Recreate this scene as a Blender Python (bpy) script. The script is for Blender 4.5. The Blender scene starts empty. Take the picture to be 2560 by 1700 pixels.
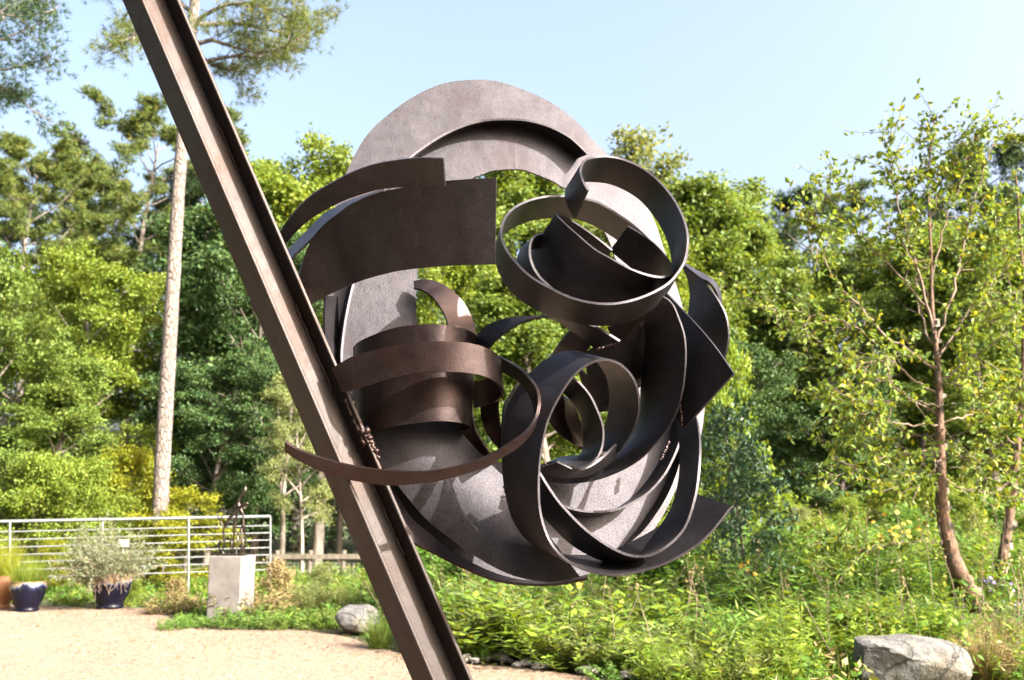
import bpy, math, random
import numpy as np
from mathutils import Vector

# ------------------------------------------------------------------ camera, sky, sun, exposure
SC = bpy.context.scene
COL = SC.collection
F = 2490.0                      # focal length in photo pixels (2560 wide)
EYE = 1.6
PITCH = math.atan(410.0 / F)    # horizon lies 410 px below the centre

cam = bpy.data.cameras.new('camera')
cam.sensor_width = 36.0
cam.lens = 36.0 * F / 2560.0
cam.clip_start = 0.05
cam.clip_end = 3000.0
cam.dof.use_dof = True
cam.dof.focus_distance = 4.0
cam.dof.aperture_fstop = 3.8
camo = bpy.data.objects.new('camera', cam)
COL.objects.link(camo)
camo.location = (0, 0, EYE)
camo.rotation_euler = (math.pi / 2 + PITCH, 0, 0)
SC.camera = camo

SUN_DIR = Vector((0.71, -0.44, 0.55)).normalized()     # towards the sun
elev = math.asin(SUN_DIR.z)
azim = math.atan2(SUN_DIR.x, SUN_DIR.y)                # from +Y towards +X
world = bpy.data.worlds.new('World')
SC.world = world
world.use_nodes = True
wn = world.node_tree
wn.nodes.clear()
sky = wn.nodes.new('ShaderNodeTexSky')
sky.sky_type = 'NISHITA'
sky.sun_disc = False
sky.sun_elevation = elev
sky.sun_rotation = azim
sky.air_density = 0.9
sky.dust_density = 10.0
sky.ozone_density = 0.4
bg = wn.nodes.new('ShaderNodeBackground')
bg.inputs['Strength'].default_value = 0.115
wo = wn.nodes.new('ShaderNodeOutputWorld')
wn.links.new(sky.outputs[0], bg.inputs['Color'])
wn.links.new(bg.outputs[0], wo.inputs['Surface'])

sl = bpy.data.lights.new('sun', 'SUN')
sl.energy = 4.1
sl.angle = math.radians(0.53)
sl.color = (1.0, 0.945, 0.86)
so = bpy.data.objects.new('sun', sl)
COL.objects.link(so)
so.rotation_euler = (-SUN_DIR).to_track_quat('-Z', 'Y').to_euler()

SC.view_settings.view_transform = 'Standard'
SC.view_settings.look = 'None'
SC.view_settings.exposure = 2.5
SC.view_settings.gamma = 1.0
SC.view_settings.use_curve_mapping = False
SC.cycles.max_bounces = 8
SC.cycles.transparent_max_bounces = 8

# ------------------------------------------------------------------ helpers
CP, SP = math.cos(PITCH), math.sin(PITCH)

def P(px, py, Y):
    """world point at ground distance Y seen at photo pixel (px, py)"""
    cx = (px - 1280.0) / F
    cy = (850.0 - py) / F
    d = Vector((cx, CP - SP * cy, SP + CP * cy))
    k = Y / d.y
    return Vector((d.x * k, Y, EYE + d.z * k))

def G(px, py, z=0.0):
    """point of the level z seen at photo pixel"""
    cx = (px - 1280.0) / F
    cy = (850.0 - py) / F
    d = Vector((cx, CP - SP * cy, SP + CP * cy))
    k = (z - EYE) / d.z
    return Vector((d.x * k, d.y * k, z))

def XatD(px, Y):
    return P(px, 1260, Y).x

def tag(o, label=None, cat=None, group=None, kind=None):
    if label: o['label'] = label
    if cat: o['category'] = cat
    if group: o['group'] = group
    if kind: o['kind'] = kind
    return o

def thing(name, label, cat, loc=(0, 0, 0), rz=0.0, group=None, scale=(1, 1, 1)):
    o = bpy.data.objects.new(name, None)
    o.empty_display_size = 0.2
    COL.objects.link(o)
    o.location = loc
    o.rotation_euler = (0, 0, rz)
    o.scale = scale
    return tag(o, label, cat, group)

def link(name, me, parent=None, mat=None):
    o = bpy.data.objects.new(name, me)
    COL.objects.link(o)
    if mat is not None:
        if len(me.materials) == 0:
            me.materials.append(mat)
        else:
            o.material_slots[0].link = 'OBJECT'
            o.material_slots[0].material = mat
    if parent is not None:
        o.parent = parent
    return o

def fast_mesh(name, V, k, tint=None, smooth=False):
    """mesh of n-gons: V is (N*k,3), each k consecutive vertices one face"""
    V = np.asarray(V, dtype=np.float32).reshape(-1, 3)
    n = len(V) // k
    me = bpy.data.meshes.new(name)
    me.vertices.add(n * k)
    me.vertices.foreach_set('co', V.ravel())
    me.loops.add(n * k)
    me.loops.foreach_set('vertex_index', np.arange(n * k, dtype=np.int32))
    me.polygons.add(n)
    me.polygons.foreach_set('loop_start', np.arange(0, n * k, k, dtype=np.int32))
    me.polygons.foreach_set('loop_total', np.full(n, k, dtype=np.int32))
    if tint is not None:
        a = me.attributes.new('tint', 'FLOAT', 'FACE')
        a.data.foreach_set('value', np.asarray(tint, dtype=np.float32))
    me.update(calc_edges=True)
    return me

class MB:
    """collects shapes into one mesh"""
    def __init__(s):
        s.v = []; s.f = []; s.sm = []
    def add(s, verts, faces, smooth=False):
        o = len(s.v)
        s.v += [tuple(p) for p in verts]
        s.f += [tuple(i + o for i in f) for f in faces]
        s.sm += [smooth] * len(faces)
    def tube(s, pts, rad, n=7, cap=True):
        pts = [Vector(p) for p in pts]
        if not hasattr(rad, '__len__'): rad = [rad] * len(pts)
        vs = []; fs = []
        ref = Vector((0.31, 0.87, 0.39)).normalized()
        for i, p in enumerate(pts):
            t = (pts[min(i + 1, len(pts) - 1)] - pts[max(i - 1, 0)])
            if t.length < 1e-9: t = Vector((0, 0, 1))
            t.normalize()
            a = t.cross(ref)
            if a.length < 1e-3: a = t.cross(Vector((1, 0, 0)))
            a.normalize(); b = t.cross(a)
            for j in range(n):
                q = 2 * math.pi * j / n
                vs.append(p + (a * math.cos(q) + b * math.sin(q)) * rad[i])
        for i in range(len(pts) - 1):
            for j in range(n):
                k = (j + 1) % n
                fs.append((i * n + j, i * n + k, (i + 1) * n + k, (i + 1) * n + j))
        s.add(vs, fs, True)
        if cap:
            s.add(vs[:n], [tuple(range(n))[::-1]])
            s.add(vs[-n:], [tuple(range(n))])
    def box(s, c, size, R=None):
        c = Vector(c); h = [x / 2 for x in size]
        vs = []
        for dx in (-1, 1):
            for dy in (-1, 1):
                for dz in (-1, 1):
                    q = Vector((dx * h[0], dy * h[1], dz * h[2]))
                    if R is not None: q = R @ q
                    vs.append(c + q)
        s.add(vs, [(0, 1, 3, 2), (4, 6, 7, 5), (0, 4, 5, 1), (2, 3, 7, 6), (0, 2, 6, 4), (1, 5, 7, 3)])
    def lathe(s, prof, n=40):
        vs = []; fs = []
        for r, z in prof:
            for j in range(n):
                q = 2 * math.pi * j / n
                vs.append((r * math.cos(q), r * math.sin(q), z))
        for i in range(len(prof) - 1):
            for j in range(n):
                k = (j + 1) % n
                fs.append((i * n + j, i * n + k, (i + 1) * n + k, (i + 1) * n + j))
        s.add(vs, fs, True)
    def mesh(s, name):
        me = bpy.data.meshes.new(name)
        me.from_pydata(s.v, [], s.f)
        me.polygons.foreach_set('use_smooth', s.sm)
        me.update()
        return me
    def build(s, name, mat=None, parent=None):
        return link(name, s.mesh(name), parent, mat)

def spline(pts, per=6):
    """Catmull-Rom through points"""
    pts = [Vector(p) for p in pts]
    q = [2 * pts[0] - pts[1]] + pts + [2 * pts[-1] - pts[-2]]
    out = []
    for i in range(1, len(q) - 2):
        p0, p1, p2, p3 = q[i - 1], q[i], q[i + 1], q[i + 2]
        for j in range(per):
            t = j / per
            out.append(0.5 * ((2 * p1) + (p2 - p0) * t + (2 * p0 - 5 * p1 + 4 * p2 - p3) * t * t + (3 * p1 - p0 - 3 * p2 + p3) * t ** 3))
    out.append(pts[-1])
    return out

def resample(pts, n):
    d = [0.0]
    for a, b in zip(pts, pts[1:]): d.append(d[-1] + (b - a).length)
    out = []; k = 0
    for i in range(n):
        t = d[-1] * i / (n - 1)
        while k < len(d) - 2 and d[k + 1] < t: k += 1
        u = (t - d[k]) / max(d[k + 1] - d[k], 1e-9)
        out.append(pts[k].lerp(pts[k + 1], min(max(u, 0), 1)))
    return out

# ------------------------------------------------------------------ materials
def new_mat(name):
    m = bpy.data.materials.new(name)
    m.use_nodes = True
    nt = m.node_tree
    nt.nodes.clear()
    out = nt.nodes.new('ShaderNodeOutputMaterial')
    return m, nt, out

def nd(nt, t, **kw):
    n = nt.nodes.new(t)
    for k, v in kw.items():
        if k in n.inputs.keys(): n.inputs[k].default_value = v
        else: setattr(n, k, v)
    return n

def ramp(nt, fac, stops):
    r = nt.nodes.new('ShaderNodeValToRGB')
    el = r.color_ramp.elements
    while len(el) < len(stops): el.new(0.5)
    for e, (p, c) in zip(el, stops):
        e.position = p
        e.color = (c[0], c[1], c[2], 1) if hasattr(c, '__len__') else (c, c, c, 1)
    nt.links.new(fac, r.inputs[0])
    return r.outputs[0]

def noise(nt, scale, detail=4, rough=0.55, coord='Object', vec=None):
    n = nd(nt, 'ShaderNodeTexNoise', Scale=scale, Detail=detail, Roughness=rough)
    if vec is None:
        tc = nt.nodes.new('ShaderNodeTexCoord')
        vec = tc.outputs[coord]
    nt.links.new(vec, n.inputs['Vector'])
    return n.outputs['Fac']

def mixc(nt, fac, a, b, mode='MIX'):
    m = nt.nodes.new('ShaderNodeMix')
    m.data_type = 'RGBA'
    m.blend_type = mode
    for s, v in ((m.inputs[0], fac), (m.inputs[6], a), (m.inputs[7], b)):
        if hasattr(v, 'is_linked') or hasattr(v, 'links'): nt.links.new(v, s)
        elif hasattr(v, '__len__'): s.default_value = (v[0], v[1], v[2], 1)
        else: s.default_value = v
    return m.outputs[2]

def bump(nt, h, dist, strength=1.0, normal=None):
    b = nd(nt, 'ShaderNodeBump', Distance=dist, Strength=strength)
    nt.links.new(h, b.inputs['Height'])
    if normal is not None: nt.links.new(normal, b.inputs['Normal'])
    return b.outputs['Normal']

def steel_mat(name, base, rust, rust_amt, rough, metal, spec=0.5):
    m, nt, out = new_mat(name)
    p = nd(nt, 'ShaderNodeBsdfPrincipled')
    big = noise(nt, 3.1, 6, 0.62)
    mid = noise(nt, 17, 6, 0.68)
    fine = noise(nt, 330, 3, 0.6)
    speck = noise(nt, 210, 2, 0.5)
    a = mixc(nt, ramp(nt, big, [(0.50 - rust_amt, 0), (0.66 - rust_amt * 0.6, 1)]), base, rust)
    a = mixc(nt, ramp(nt, mid, [(0.34, 0.5), (0.56, 0.0)]), a, [c * 0.6 for c in base])
    a = mixc(nt, ramp(nt, noise(nt, 7, 4, 0.7), [(0.52, 0), (0.72, 0.4)]), a, [c * 1.5 for c in base])
    red = noise(nt, 48, 3, 0.6)
    a = mixc(nt, ramp(nt, red, [(0.66, 0), (0.76, 0.4)]), a, (0.07, 0.024, 0.018))
    # run-off streaks down the plates
    tc = nt.nodes.new('ShaderNodeTexCoord'); mp = nd(nt, 'ShaderNodeMapping', Scale=(34, 34, 2.0))
    nt.links.new(tc.outputs['Object'], mp.inputs['Vector'])
    st = noise(nt, 1.0, 4, 0.65, vec=mp.outputs[0])
    a = mixc(nt, ramp(nt, st, [(0.58, 0), (0.78, 0.35)]), a, [min(1, c * 1.9 + 0.004) for c in base])
    st2 = noise(nt, 1.7, 4, 0.65, vec=mp.outputs[0])
    a = mixc(nt, ramp(nt, st2, [(0.62, 0), (0.76, 0.45)]), a, [c * 0.35 for c in rust])
    a = mixc(nt, ramp(nt, speck, [(0.32, 0.75), (0.46, 0.0)]), a, [c * 0.3 for c in base])
    nt.links.new(a, p.inputs['Base Color'])
    r = nd(nt, 'ShaderNodeMapRange', **{'To Min': rough - 0.16, 'To Max': rough + 0.18})
    nt.links.new(mid, r.inputs['Value'])
    nt.links.new(r.outputs[0], p.inputs['Roughness'])
    p.inputs['Metallic'].default_value = metal
    p.inputs['Specular IOR Level'].default_value = spec
    n1 = bump(nt, fine, 0.0010, 0.9)
    n2 = bump(nt, noise(nt, 120, 3, 0.6), 0.0009, 0.6, n1)
    n3 = bump(nt, noise(nt, 5, 2, 0.5), 0.008, 0.4, n2)
    nt.links.new(n3, p.inputs['Normal'])
    nt.links.new(p.outputs[0], out.inputs['Surface'])
    return m

STEEL = steel_mat('weathered_steel', (0.043, 0.040, 0.046), (0.036, 0.029, 0.033), 0.0, 0.43, 0.80)
RUSTY = steel_mat('rusty_steel', (0.042, 0.030, 0.031), (0.037, 0.021, 0.019), 0.06, 0.34, 0.75)
BEAMM = steel_mat('beam_steel', (0.037, 0.031, 0.030), (0.035, 0.023, 0.019), 0.05, 0.53, 0.72)

# ------------------------------------------------------------------ the steel sculpture
sculpt = thing('steel_sculpture', 'large rusty brown steel sculpture of curled bands on a leaning beam', 'sculpture',
               tuple(P(1105, 2200, 3.86)))
S0 = Vector(sculpt.location)

def reg(x0, y0, s):
    return lambda x, y: (x0 + s * x, y0 + s * y)
r1 = reg(680, 380, .3188)
r2 = reg(1200, 360, .3445)
r3 = reg(700, 760, .3189)
r4 = reg(1200, 760, .3188)
r5 = reg(900, 1100, .4066)
r6 = reg(800, 160, .3388)
r0 = lambda x, y: (x, y)

TH = 0.0095

def grid_plate(rows, th):
    """rows: list of equally long point lists (across).  Returns MB of a thick sheet."""
    A = np.array([[tuple(p) for p in row] for row in rows])      # m x n x 3
    m, n = A.shape[:2]
    tu = np.gradient(A, axis=1); tv = np.gradient(A, axis=0)
    N = np.cross(tu, tv)
    L = np.linalg.norm(N, axis=2, keepdims=True)
    L[L < 1e-12] = 1e-12
    N /= L
    mb = MB()
    fr = (A + N * th / 2).reshape(-1, 3); bk = (A - N * th / 2).reshape(-1, 3)
    ff = []; fb = []
    for i in range(m - 1):
        for j in range(n - 1):
            a, b, c, d = i * n + j, i * n + j + 1, (i + 1) * n + j + 1, (i + 1) * n + j
            ff.append((a, b, c, d)); fb.append((d, c, b, a))
    mb.add(fr, ff, True); mb.add(bk, fb, True)
    FR = fr.reshape(m, n, 3); BK = bk.reshape(m, n, 3)
    for X, Y in ((FR[0], BK[0]), (BK[-1], FR[-1]), (BK[:, 0], FR[:, 0]), (FR[:, -1], BK[:, -1])):
        k = len(X)
        vs = list(X) + list(Y)
        mb.add(vs, [(j, k + j, k + j + 1, j + 1) for j in range(k - 1)], True)
    return mb

def ribbon(name, pairs, reg_=r0, mat=None, th=TH, per=6, across=5, bulge=0.0, label=None, closed=False, jag=0.0):
    """pairs: (x1,y1,Y1,x2,y2,Y2): the two edges of a bent steel band"""
    a = []; b = []
    for q in pairs:
        u = reg_(q[0], q[1]); a.append(P(u[0], u[1], q[2]) - S0)
        u = reg_(q[3], q[4]); b.append(P(u[0], u[1], q[5]) - S0)
    sa = spline(a, per); sb = spline(b, per)
    # (closed plates repeat their first pair as the last one)
    rng = random.Random(len(pairs) * 7 + 3)
    if jag:
        sb = [p + Vector((rng.gauss(0, jag), 0, rng.gauss(0, jag))) for p in sb]
    rows = []
    for k in range(across):
        t = k / (across - 1)
        row = [p.lerp(q, t) for p, q in zip(sa, sb)]
        if bulge:
            for i in range(len(row)):
                i0, i1 = max(i - 1, 0), min(i + 1, len(row) - 1)
                tg = sa[i1] - sa[i0]
                w = sb[i] - sa[i]
                nn = tg.cross(w)
                if nn.length > 1e-9:
                    nn.normalize()
                    row[i] = row[i] + nn * bulge * 4 * t * (1 - t)
        rows.append(row)
    mb = grid_plate(rows, th)
    o = mb.build(name, mat or STEEL, sculpt)
    if label: o['label'] = label
    return o

# --- leaning beam: two flanges and a web
b0 = P(385, 0, 3.78) - S0
b1 = P(1114, 1700, 4.0) - S0
ax = (b1 - b0).normalized()
top = b0 - ax * 0.62
kz = (-S0.z - b1.z) / ax.z
bot = b1 + ax * kz
BL = (bot - top).length
side0 = Vector((1, 0, 0)); side0 = (side0 - ax * side0.dot(ax)).normalized()
nor0 = side0.cross(ax).normalized()
if nor0.y > 0: nor0 = -nor0
TW = math.radians(37.5)
side = (side0 * math.cos(TW) - nor0 * math.sin(TW)).normalized()    # turned so that the outer left flange shows
nor = (nor0 * math.cos(TW) + side0 * math.sin(TW)).normalized()
def beam_piece(name, s0, s1, n0, n1, parent):
    """box along the beam between side s0..s1 and front n0..n1, finely cut for softened corners"""
    mb = MB(); c = 0.0035
    prof = [(s0 + c, n0), (s1 - c, n0), (s1, n0 + c), (s1, n1 - c), (s1 - c, n1), (s0 + c, n1), (s0, n1 - c), (s0, n0 + c)]
    vs = []; fs = []
    nseg = 24
    for i in range(nseg + 1):
        o = top + ax * (BL * i / nseg)
        for (a, b) in prof: vs.append(o + side * a + nor * b)
    k = len(prof)
    for i in range(nseg):
        for j in range(k):
            j2 = (j + 1) % k
            fs.append((i * k + j, i * k + j2, (i + 1) * k + j2, (i + 1) * k + j))
    mb.add(vs, fs)
    mb.add(vs[:k], [tuple(range(k))]); mb.add(vs[-k:], [tuple(range(k))[::-1]])
    return mb.build(name, BEAMM, parent)
beam = beam_piece('beam', -0.064, 0.064, -0.044, -0.030, sculpt)      # web carries the flanges
beam['label'] = 'leaning steel I-beam'
beam_piece('flange', -0.081, -0.065, -0.1, 0.056, beam)
beam_piece('flange', 0.065, 0.081, -0.1, 0.056, beam)

def weld(name, pts, rad, parent, seed=0):
    rng = random.Random(seed)
    pts = resample([Vector(p) for p in pts], max(6, int(len(pts) * 5)))
    mb = MB()
    mb.tube([p + Vector((rng.gauss(0, rad * .25), rng.gauss(0, rad * .25), rng.gauss(0, rad * .25))) for p in pts],
            [rad * rng.uniform(0.6, 1.3) for _ in pts], 8)
    return mb.build(name, RUSTY, parent)

def on_beam(t, s, n): return top + ax * t + side * s + nor * n
def bt_at(py):      # beam parameter at image height
    for k in range(400):
        q = top + ax * (BL * k / 400) + S0
        d = q - Vector((0, 0, EYE))
        dep = d.y * CP + d.z * SP; up = -d.y * SP + d.z * CP
        if 850 - F * up / dep >= py: return BL * k / 400
    return BL
for (ya, yb, s, n, rr, sd) in ((300, 420, .060, -.028, .006, 1), (760, 980, .060, -.028, .007, 2), (1000, 1080, .084, .02, .012, 3),
                               (1090, 1170, .084, .05, .013, 4), (1180, 1400, .060, -.028, .006, 5), (560, 640, .084, .0, .008, 6),
                               (1010, 1130, .064, .03, .010, 7)):
    weld('weld_bead', [on_beam(bt_at(ya + (yb - ya) * i / 4), s, n) for i in range(5)], rr, beam, sd)

# --- the big back wheel: a flat plate with an off-centre hole
WY = 4.46
O = [(812, 700), (822, 600), (842, 500), (866, 432), (912, 346), (969, 289), (1037, 241), (1105, 211), (1179, 201), (1240, 204), (1301, 223),
     (1359, 248), (1403, 275), (1444, 309), (1481, 350), (1518, 387), (1562, 440), (1602, 495), (1634, 549), (1662, 632), (1686, 701), (1708, 777),
     (1732, 870), (1752, 950), (1761, 1015), (1748, 1104), (1722, 1165), (1694, 1214), (1656, 1290), (1611, 1352), (1555, 1396), (1490, 1428), (1400, 1452),
     (1307, 1458), (1225, 1446), (1136, 1409), (1078, 1380), (1022, 1346), (975, 1280), (925, 1190), (870, 1080), (832, 960), (812, 840), (812, 700)]
H = [(1043, 680), (1056, 610), (1078, 545), (1100, 505), (1135, 472), (1165, 455), (1195, 441), (1225, 430), (1255, 425), (1280, 424), (1305, 426),
     (1335, 435), (1365, 447), (1393, 461), (1418, 477), (1445, 500), (1470, 526), (1494, 556), (1515, 590), (1533, 632), (1546, 680), (1555, 735),
     (1560, 800), (1560, 870), (1555, 940), (1545, 1010), (1532, 1060), (1512, 1100), (1485, 1130), (1450, 1152), (1410, 1166), (1365, 1172), (1320, 1172),
     (1275, 1166), (1235, 1152), (1195, 1130), (1160, 1100), (1128, 1064), (1100, 1020), (1076, 970), (1058, 910), (1046, 840), (1040, 760), (1043, 680)]
def wheelY(x, y): return WY + 0.00038 * (x - 1280) + 0.00040 * (830 - y)      # turned slightly towards the sun
ribbon('back_wheel_plate', [(a[0], a[1], wheelY(*a), b[0], b[1], wheelY(*b)) for a, b in zip(O, H)], mat=STEEL, th=0.012, across=4, per=4, jag=0.0012,
       label='flat pale grey-lit wheel plate behind the curls')
# arc rib standing on the wheel
def rib(name, pts, Yf, Yb, dx=0, dy=0, mat=None):
    pr = []
    for i, q in enumerate(pts):
        ddx, ddy = (q[2], q[3]) if len(q) > 2 else (dx, dy)
        w = wheelY(q[0], q[1]); pr.append((q[0], q[1], w - Yf, q[0] + ddx, q[1] + ddy, w - Yb))
    return ribbon(name, pr, mat=mat, across=3)
rib('rib', [(1470, 385, -30, 12), (1446, 361, -32, 14), (1420, 340, -30, 20), (1380, 319, -22, 22), (1340, 306, -12, 20), (1300, 299, -5, 16), (1260, 298, 0, 12), (1220, 300, 2, 9),
            (1180, 308, 4, 8), (1140, 322, 6, 7), (1100, 342, 8, 6), (1060, 368, 8, 5), (1020, 400, 8, 4), (975, 455, 8, 3), (935, 530, 8, 2), (905, 620, 8, 0),
            (884, 708, -8, 0), (866, 790, -12, 0), (855, 877, -14, 0), (856, 960, -14, 0)], 0.11, 0.003)
rib('rib', [(812, 740, 30, 0), (810, 800, 34, 0), (812, 860, 38, 0), (820, 930, 38, 0), (838, 1000, 36, 0)], 0.12, 0.01)
rib('rib', [(1368, 1236, 0, 14), (1390, 1254, 0, 16), (1412, 1266, 0, 16), (1450, 1276, 0, 15), (1490, 1279, 0, 10), (1523, 1277, -4, 4), (1556, 1269, -8, 0), (1592, 1251, -12, -5), (1624, 1229, -18, -9), (1655, 1195, -24, -10), (1675, 1163, -26, -8), (1698, 1110, -26, -4), (1708, 1060, -26, -2), (1706, 1010, -24, 0)], 0.15, 0.01)
rib('rib', [(1560, 1375, -6, 2), (1585, 1352, -12, -2), (1611, 1328, -16, -4), (1640, 1290, -18, -6), (1668, 1245, -18, -6), (1690, 1195, -18, -6), (1706, 1140, -18, -4), (1716, 1080, -16, -2)], 0.13, 0.01)

# --- lower left dish
dish = [(880, 1040, 4.06, 1045, 935, 4.15), (915, 1110, 4.06, 1085, 1000, 4.15), (955, 1165, 4.05, 1115, 1040, 4.15), (998, 1218, 4.05, 1150, 1080, 4.15), (1063, 1295, 4.04, 1200, 1135, 4.14),
        (1128, 1348, 4.02, 1245, 1180, 4.13), (1205, 1401, 3.99, 1275, 1205, 4.13), (1286, 1440, 3.97, 1292, 1226, 4.12), (1375, 1455, 3.94, 1306, 1248, 4.10), (1450, 1442, 3.92, 1318, 1270, 4.06)]
ribbon('dish_plate', dish, bulge=0.035)
ribbon('rim_band', [(940, 1165, 4.12, 952, 1190, 4.07), (990, 1235, 4.11, 990, 1263, 4.06), (1022, 1290, 4.11, 1022, 1346, 4.05), (1078, 1340, 4.15, 1078, 1380, 4.09), (1136, 1385, 4.12, 1136, 1409, 4.06), (1225, 1430, 4.08, 1225, 1447, 4.02),
                    (1307, 1452, 4.04, 1307, 1461, 3.98), (1400, 1452, 4.01, 1400, 1460, 3.95), (1469, 1440, 3.99, 1469, 1446, 3.93)], mat=RUSTY, across=3)

# --- the double loop at the upper right (one long spiral band)
e1 = [(785, 335, 3.80), (745, 260, 3.82), (730, 190, 3.87), (760, 120, 3.93), (840, 95, 4.0), (930, 90, 4.03), (1050, 115, 4.04), (1180, 175, 4.03), (1300, 270, 4.0), (1400, 390, 3.96), (1470, 520, 3.91), (1505, 640, 3.86), (1507, 745, 3.82),
      (1485, 850, 3.78), (1440, 930, 3.75), (1380, 1000, 3.72), (1300, 1055, 3.69), (1180, 1110, 3.66), (1060, 1145, 3.64), (940, 1160, 3.63), (800, 1150, 3.63), (650, 1110, 3.64), (520, 1050, 3.66), (380, 970, 3.69), (280, 880, 3.73), (200, 780, 3.78), (160, 690, 3.83), (155, 620, 3.88), (180, 540, 3.93), (240, 470, 3.98), (330, 420, 4.03), (430, 390, 4.07), (540, 378, 4.1), (660, 380, 4.12), (770, 400, 4.12), (870, 430, 4.12), (1000, 510, 4.11), (1100, 580, 4.1), (1200, 670, 4.08), (1300, 780, 4.05), (1390, 890, 4.0)]
e2 = [(690, 540), (640, 440), (622, 365), (645, 305), (750, 272), (850, 272), (950, 288), (1060, 335), (1165, 405), (1255, 505), (1330, 625), (1378, 745), (1398, 860), (1400, 960), (1375, 1045), (1320, 1110), (1250, 1190), (1130, 1265), (1000, 1305), (870, 1312), (720, 1295), (580, 1260), (450, 1215), (320, 1145), (210, 1045), (140, 920), (110, 800), (118, 720), (150, 665), (215, 615), (310, 568), (430, 540), (550, 530), (670, 537), (770, 562), (860, 605), (960, 665), (1060, 740), (1160, 830), (1260, 930), (1350, 1020)]
ribbon('curled_band', [(a[0], a[1], a[2], b[0], b[1], a[2] + 0.19) for a, b in zip(e1, e2)], r2, label='double loop of flat band at the upper right')

# --- wide cup inside it
c1 = [(1075, 595, 4.02), (1180, 660, 4.02), (1270, 730, 4.0), (1350, 820, 3.97), (1396, 890, 3.92), (1402, 930, 3.88), (1370, 955, 3.84), (1300, 965, 3.80), (1200, 945, 3.77), (1080, 900, 3.75), (950, 830, 3.75), (830, 760, 3.76), (700, 650, 3.79), (600, 560, 3.84), (556, 512, 3.89), (580, 514, 3.94), (640, 540, 3.98), (750, 610, 4.02), (860, 690, 4.05), (960, 770, 4.06)]
c2 = [(945, 770, 4.12), (1040, 850, 4.12), (1130, 920, 4.12), (1250, 990, 4.12), (1340, 1020, 4.1), (1375, 1030, 4.08), (1350, 1060, 4.05), (1270, 1110, 4.02), (1150, 1160, 3.98), (1000, 1190, 3.95), (840, 1190, 3.94), (690, 1150, 3.94), (560, 1080, 3.96), (450, 970, 4.0), (375, 800, 4.06), (420, 760, 4.1), (500, 760, 4.13), (620, 800, 4.15), (760, 850, 4.17), (880, 900, 4.18)]
ribbon('curled_band', [a + b for a, b in zip(c1, c2)], r2, label='wide cup-shaped curl inside the loops')
ribbon('curled_band', [(475, 648, 3.98, 500, 760, 4.06), (410, 660, 3.95, 400, 770, 4.06), (372, 705, 3.91, 320, 740, 4.03), (361, 780, 3.87, 282, 810, 4.0), (378, 870, 3.84, 262, 890, 3.97), (430, 960, 3.82, 300, 960, 3.95), (530, 1055, 3.80, 420, 1050, 3.92)], r2)

# --- dark plates at the right
ribbon('plate', [(1640, 700, 4.24, 1585, 790, 4.33), (1678, 744, 4.16, 1614, 856, 4.29), (1742, 811, 4.03, 1646, 951, 4.20), (1790, 868, 3.94, 1678, 1015, 4.12), (1836, 934, 3.86, 1710, 1072, 4.03)], label='square-ended dark plate at the right')
ribbon('curled_band', [(1480, 885, 4.28, 1478, 900, 4.3), (1600, 972, 4.22, 1512, 985, 4.31), (1665, 1040, 4.16, 1528, 1080, 4.31), (1730, 1130, 4.12, 1520, 1200, 4.31), (1785, 1240, 4.10, 1500, 1310, 4.31), (1805, 1350, 4.10, 1520, 1430, 4.31), (1800, 1460, 4.12, 1600, 1500, 4.31), (1770, 1580, 4.16, 1700, 1580, 4.3)], r2)
ribbon('curled_band', [(1485, 868, 4.30, 1480, 886, 4.26), (1560, 915, 4.28, 1545, 935, 4.22), (1640, 955, 4.26, 1605, 980, 4.20), (1700, 1000, 4.25, 1650, 1000, 4.17), (1735, 1060, 4.25, 1690, 1040, 4.17), (1750, 1130, 4.26, 1720, 1100, 4.19), (1750, 1190, 4.28, 1735, 1160, 4.22)], r2)

# --- broad inner band sweeping down the right side
g4 = [(1300, -60, 3.98, 1150, 150, 4.24), (1430, -60, 3.98, 1190, 250, 4.26), (1510, 0, 3.98, 1230, 350, 4.28), (1560, 110, 3.98, 1262, 440, 4.29), (1600, 230, 3.98, 1275, 540, 4.30), (1615, 360, 3.98, 1268, 640, 4.30), (1611, 500, 3.98, 1262, 740, 4.30), (1590, 680, 3.99, 1235, 860, 4.30), (1545, 840, 4.0, 1190, 990, 4.30),
      (1470, 985, 4.02, 1130, 1090, 4.30), (1380, 1095, 4.05, 1060, 1170, 4.30), (1260, 1215, 4.09, 980, 1240, 4.29), (1100, 1310, 4.13, 880, 1300, 4.28), (920, 1378, 4.17, 760, 1330, 4.28), (740, 1408, 4.2, 640, 1335, 4.28), (600, 1405, 4.22, 540, 1330, 4.28), (490, 1380, 4.24, 460, 1300, 4.28)]
ribbon('broad_band', g4, r4, bulge=-0.03, label='broad inner band sweeping down the right side')
ribbon('gusset', [(1345, 35, 3.90, 1000, 190, 3.97), (1290, 110, 3.95, 1030, 240, 4.02), (1220, 200, 4.0, 1060, 270, 4.06), (1120, 300, 4.06, 1085, 300, 4.10)], r4, mat=RUSTY)
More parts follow.
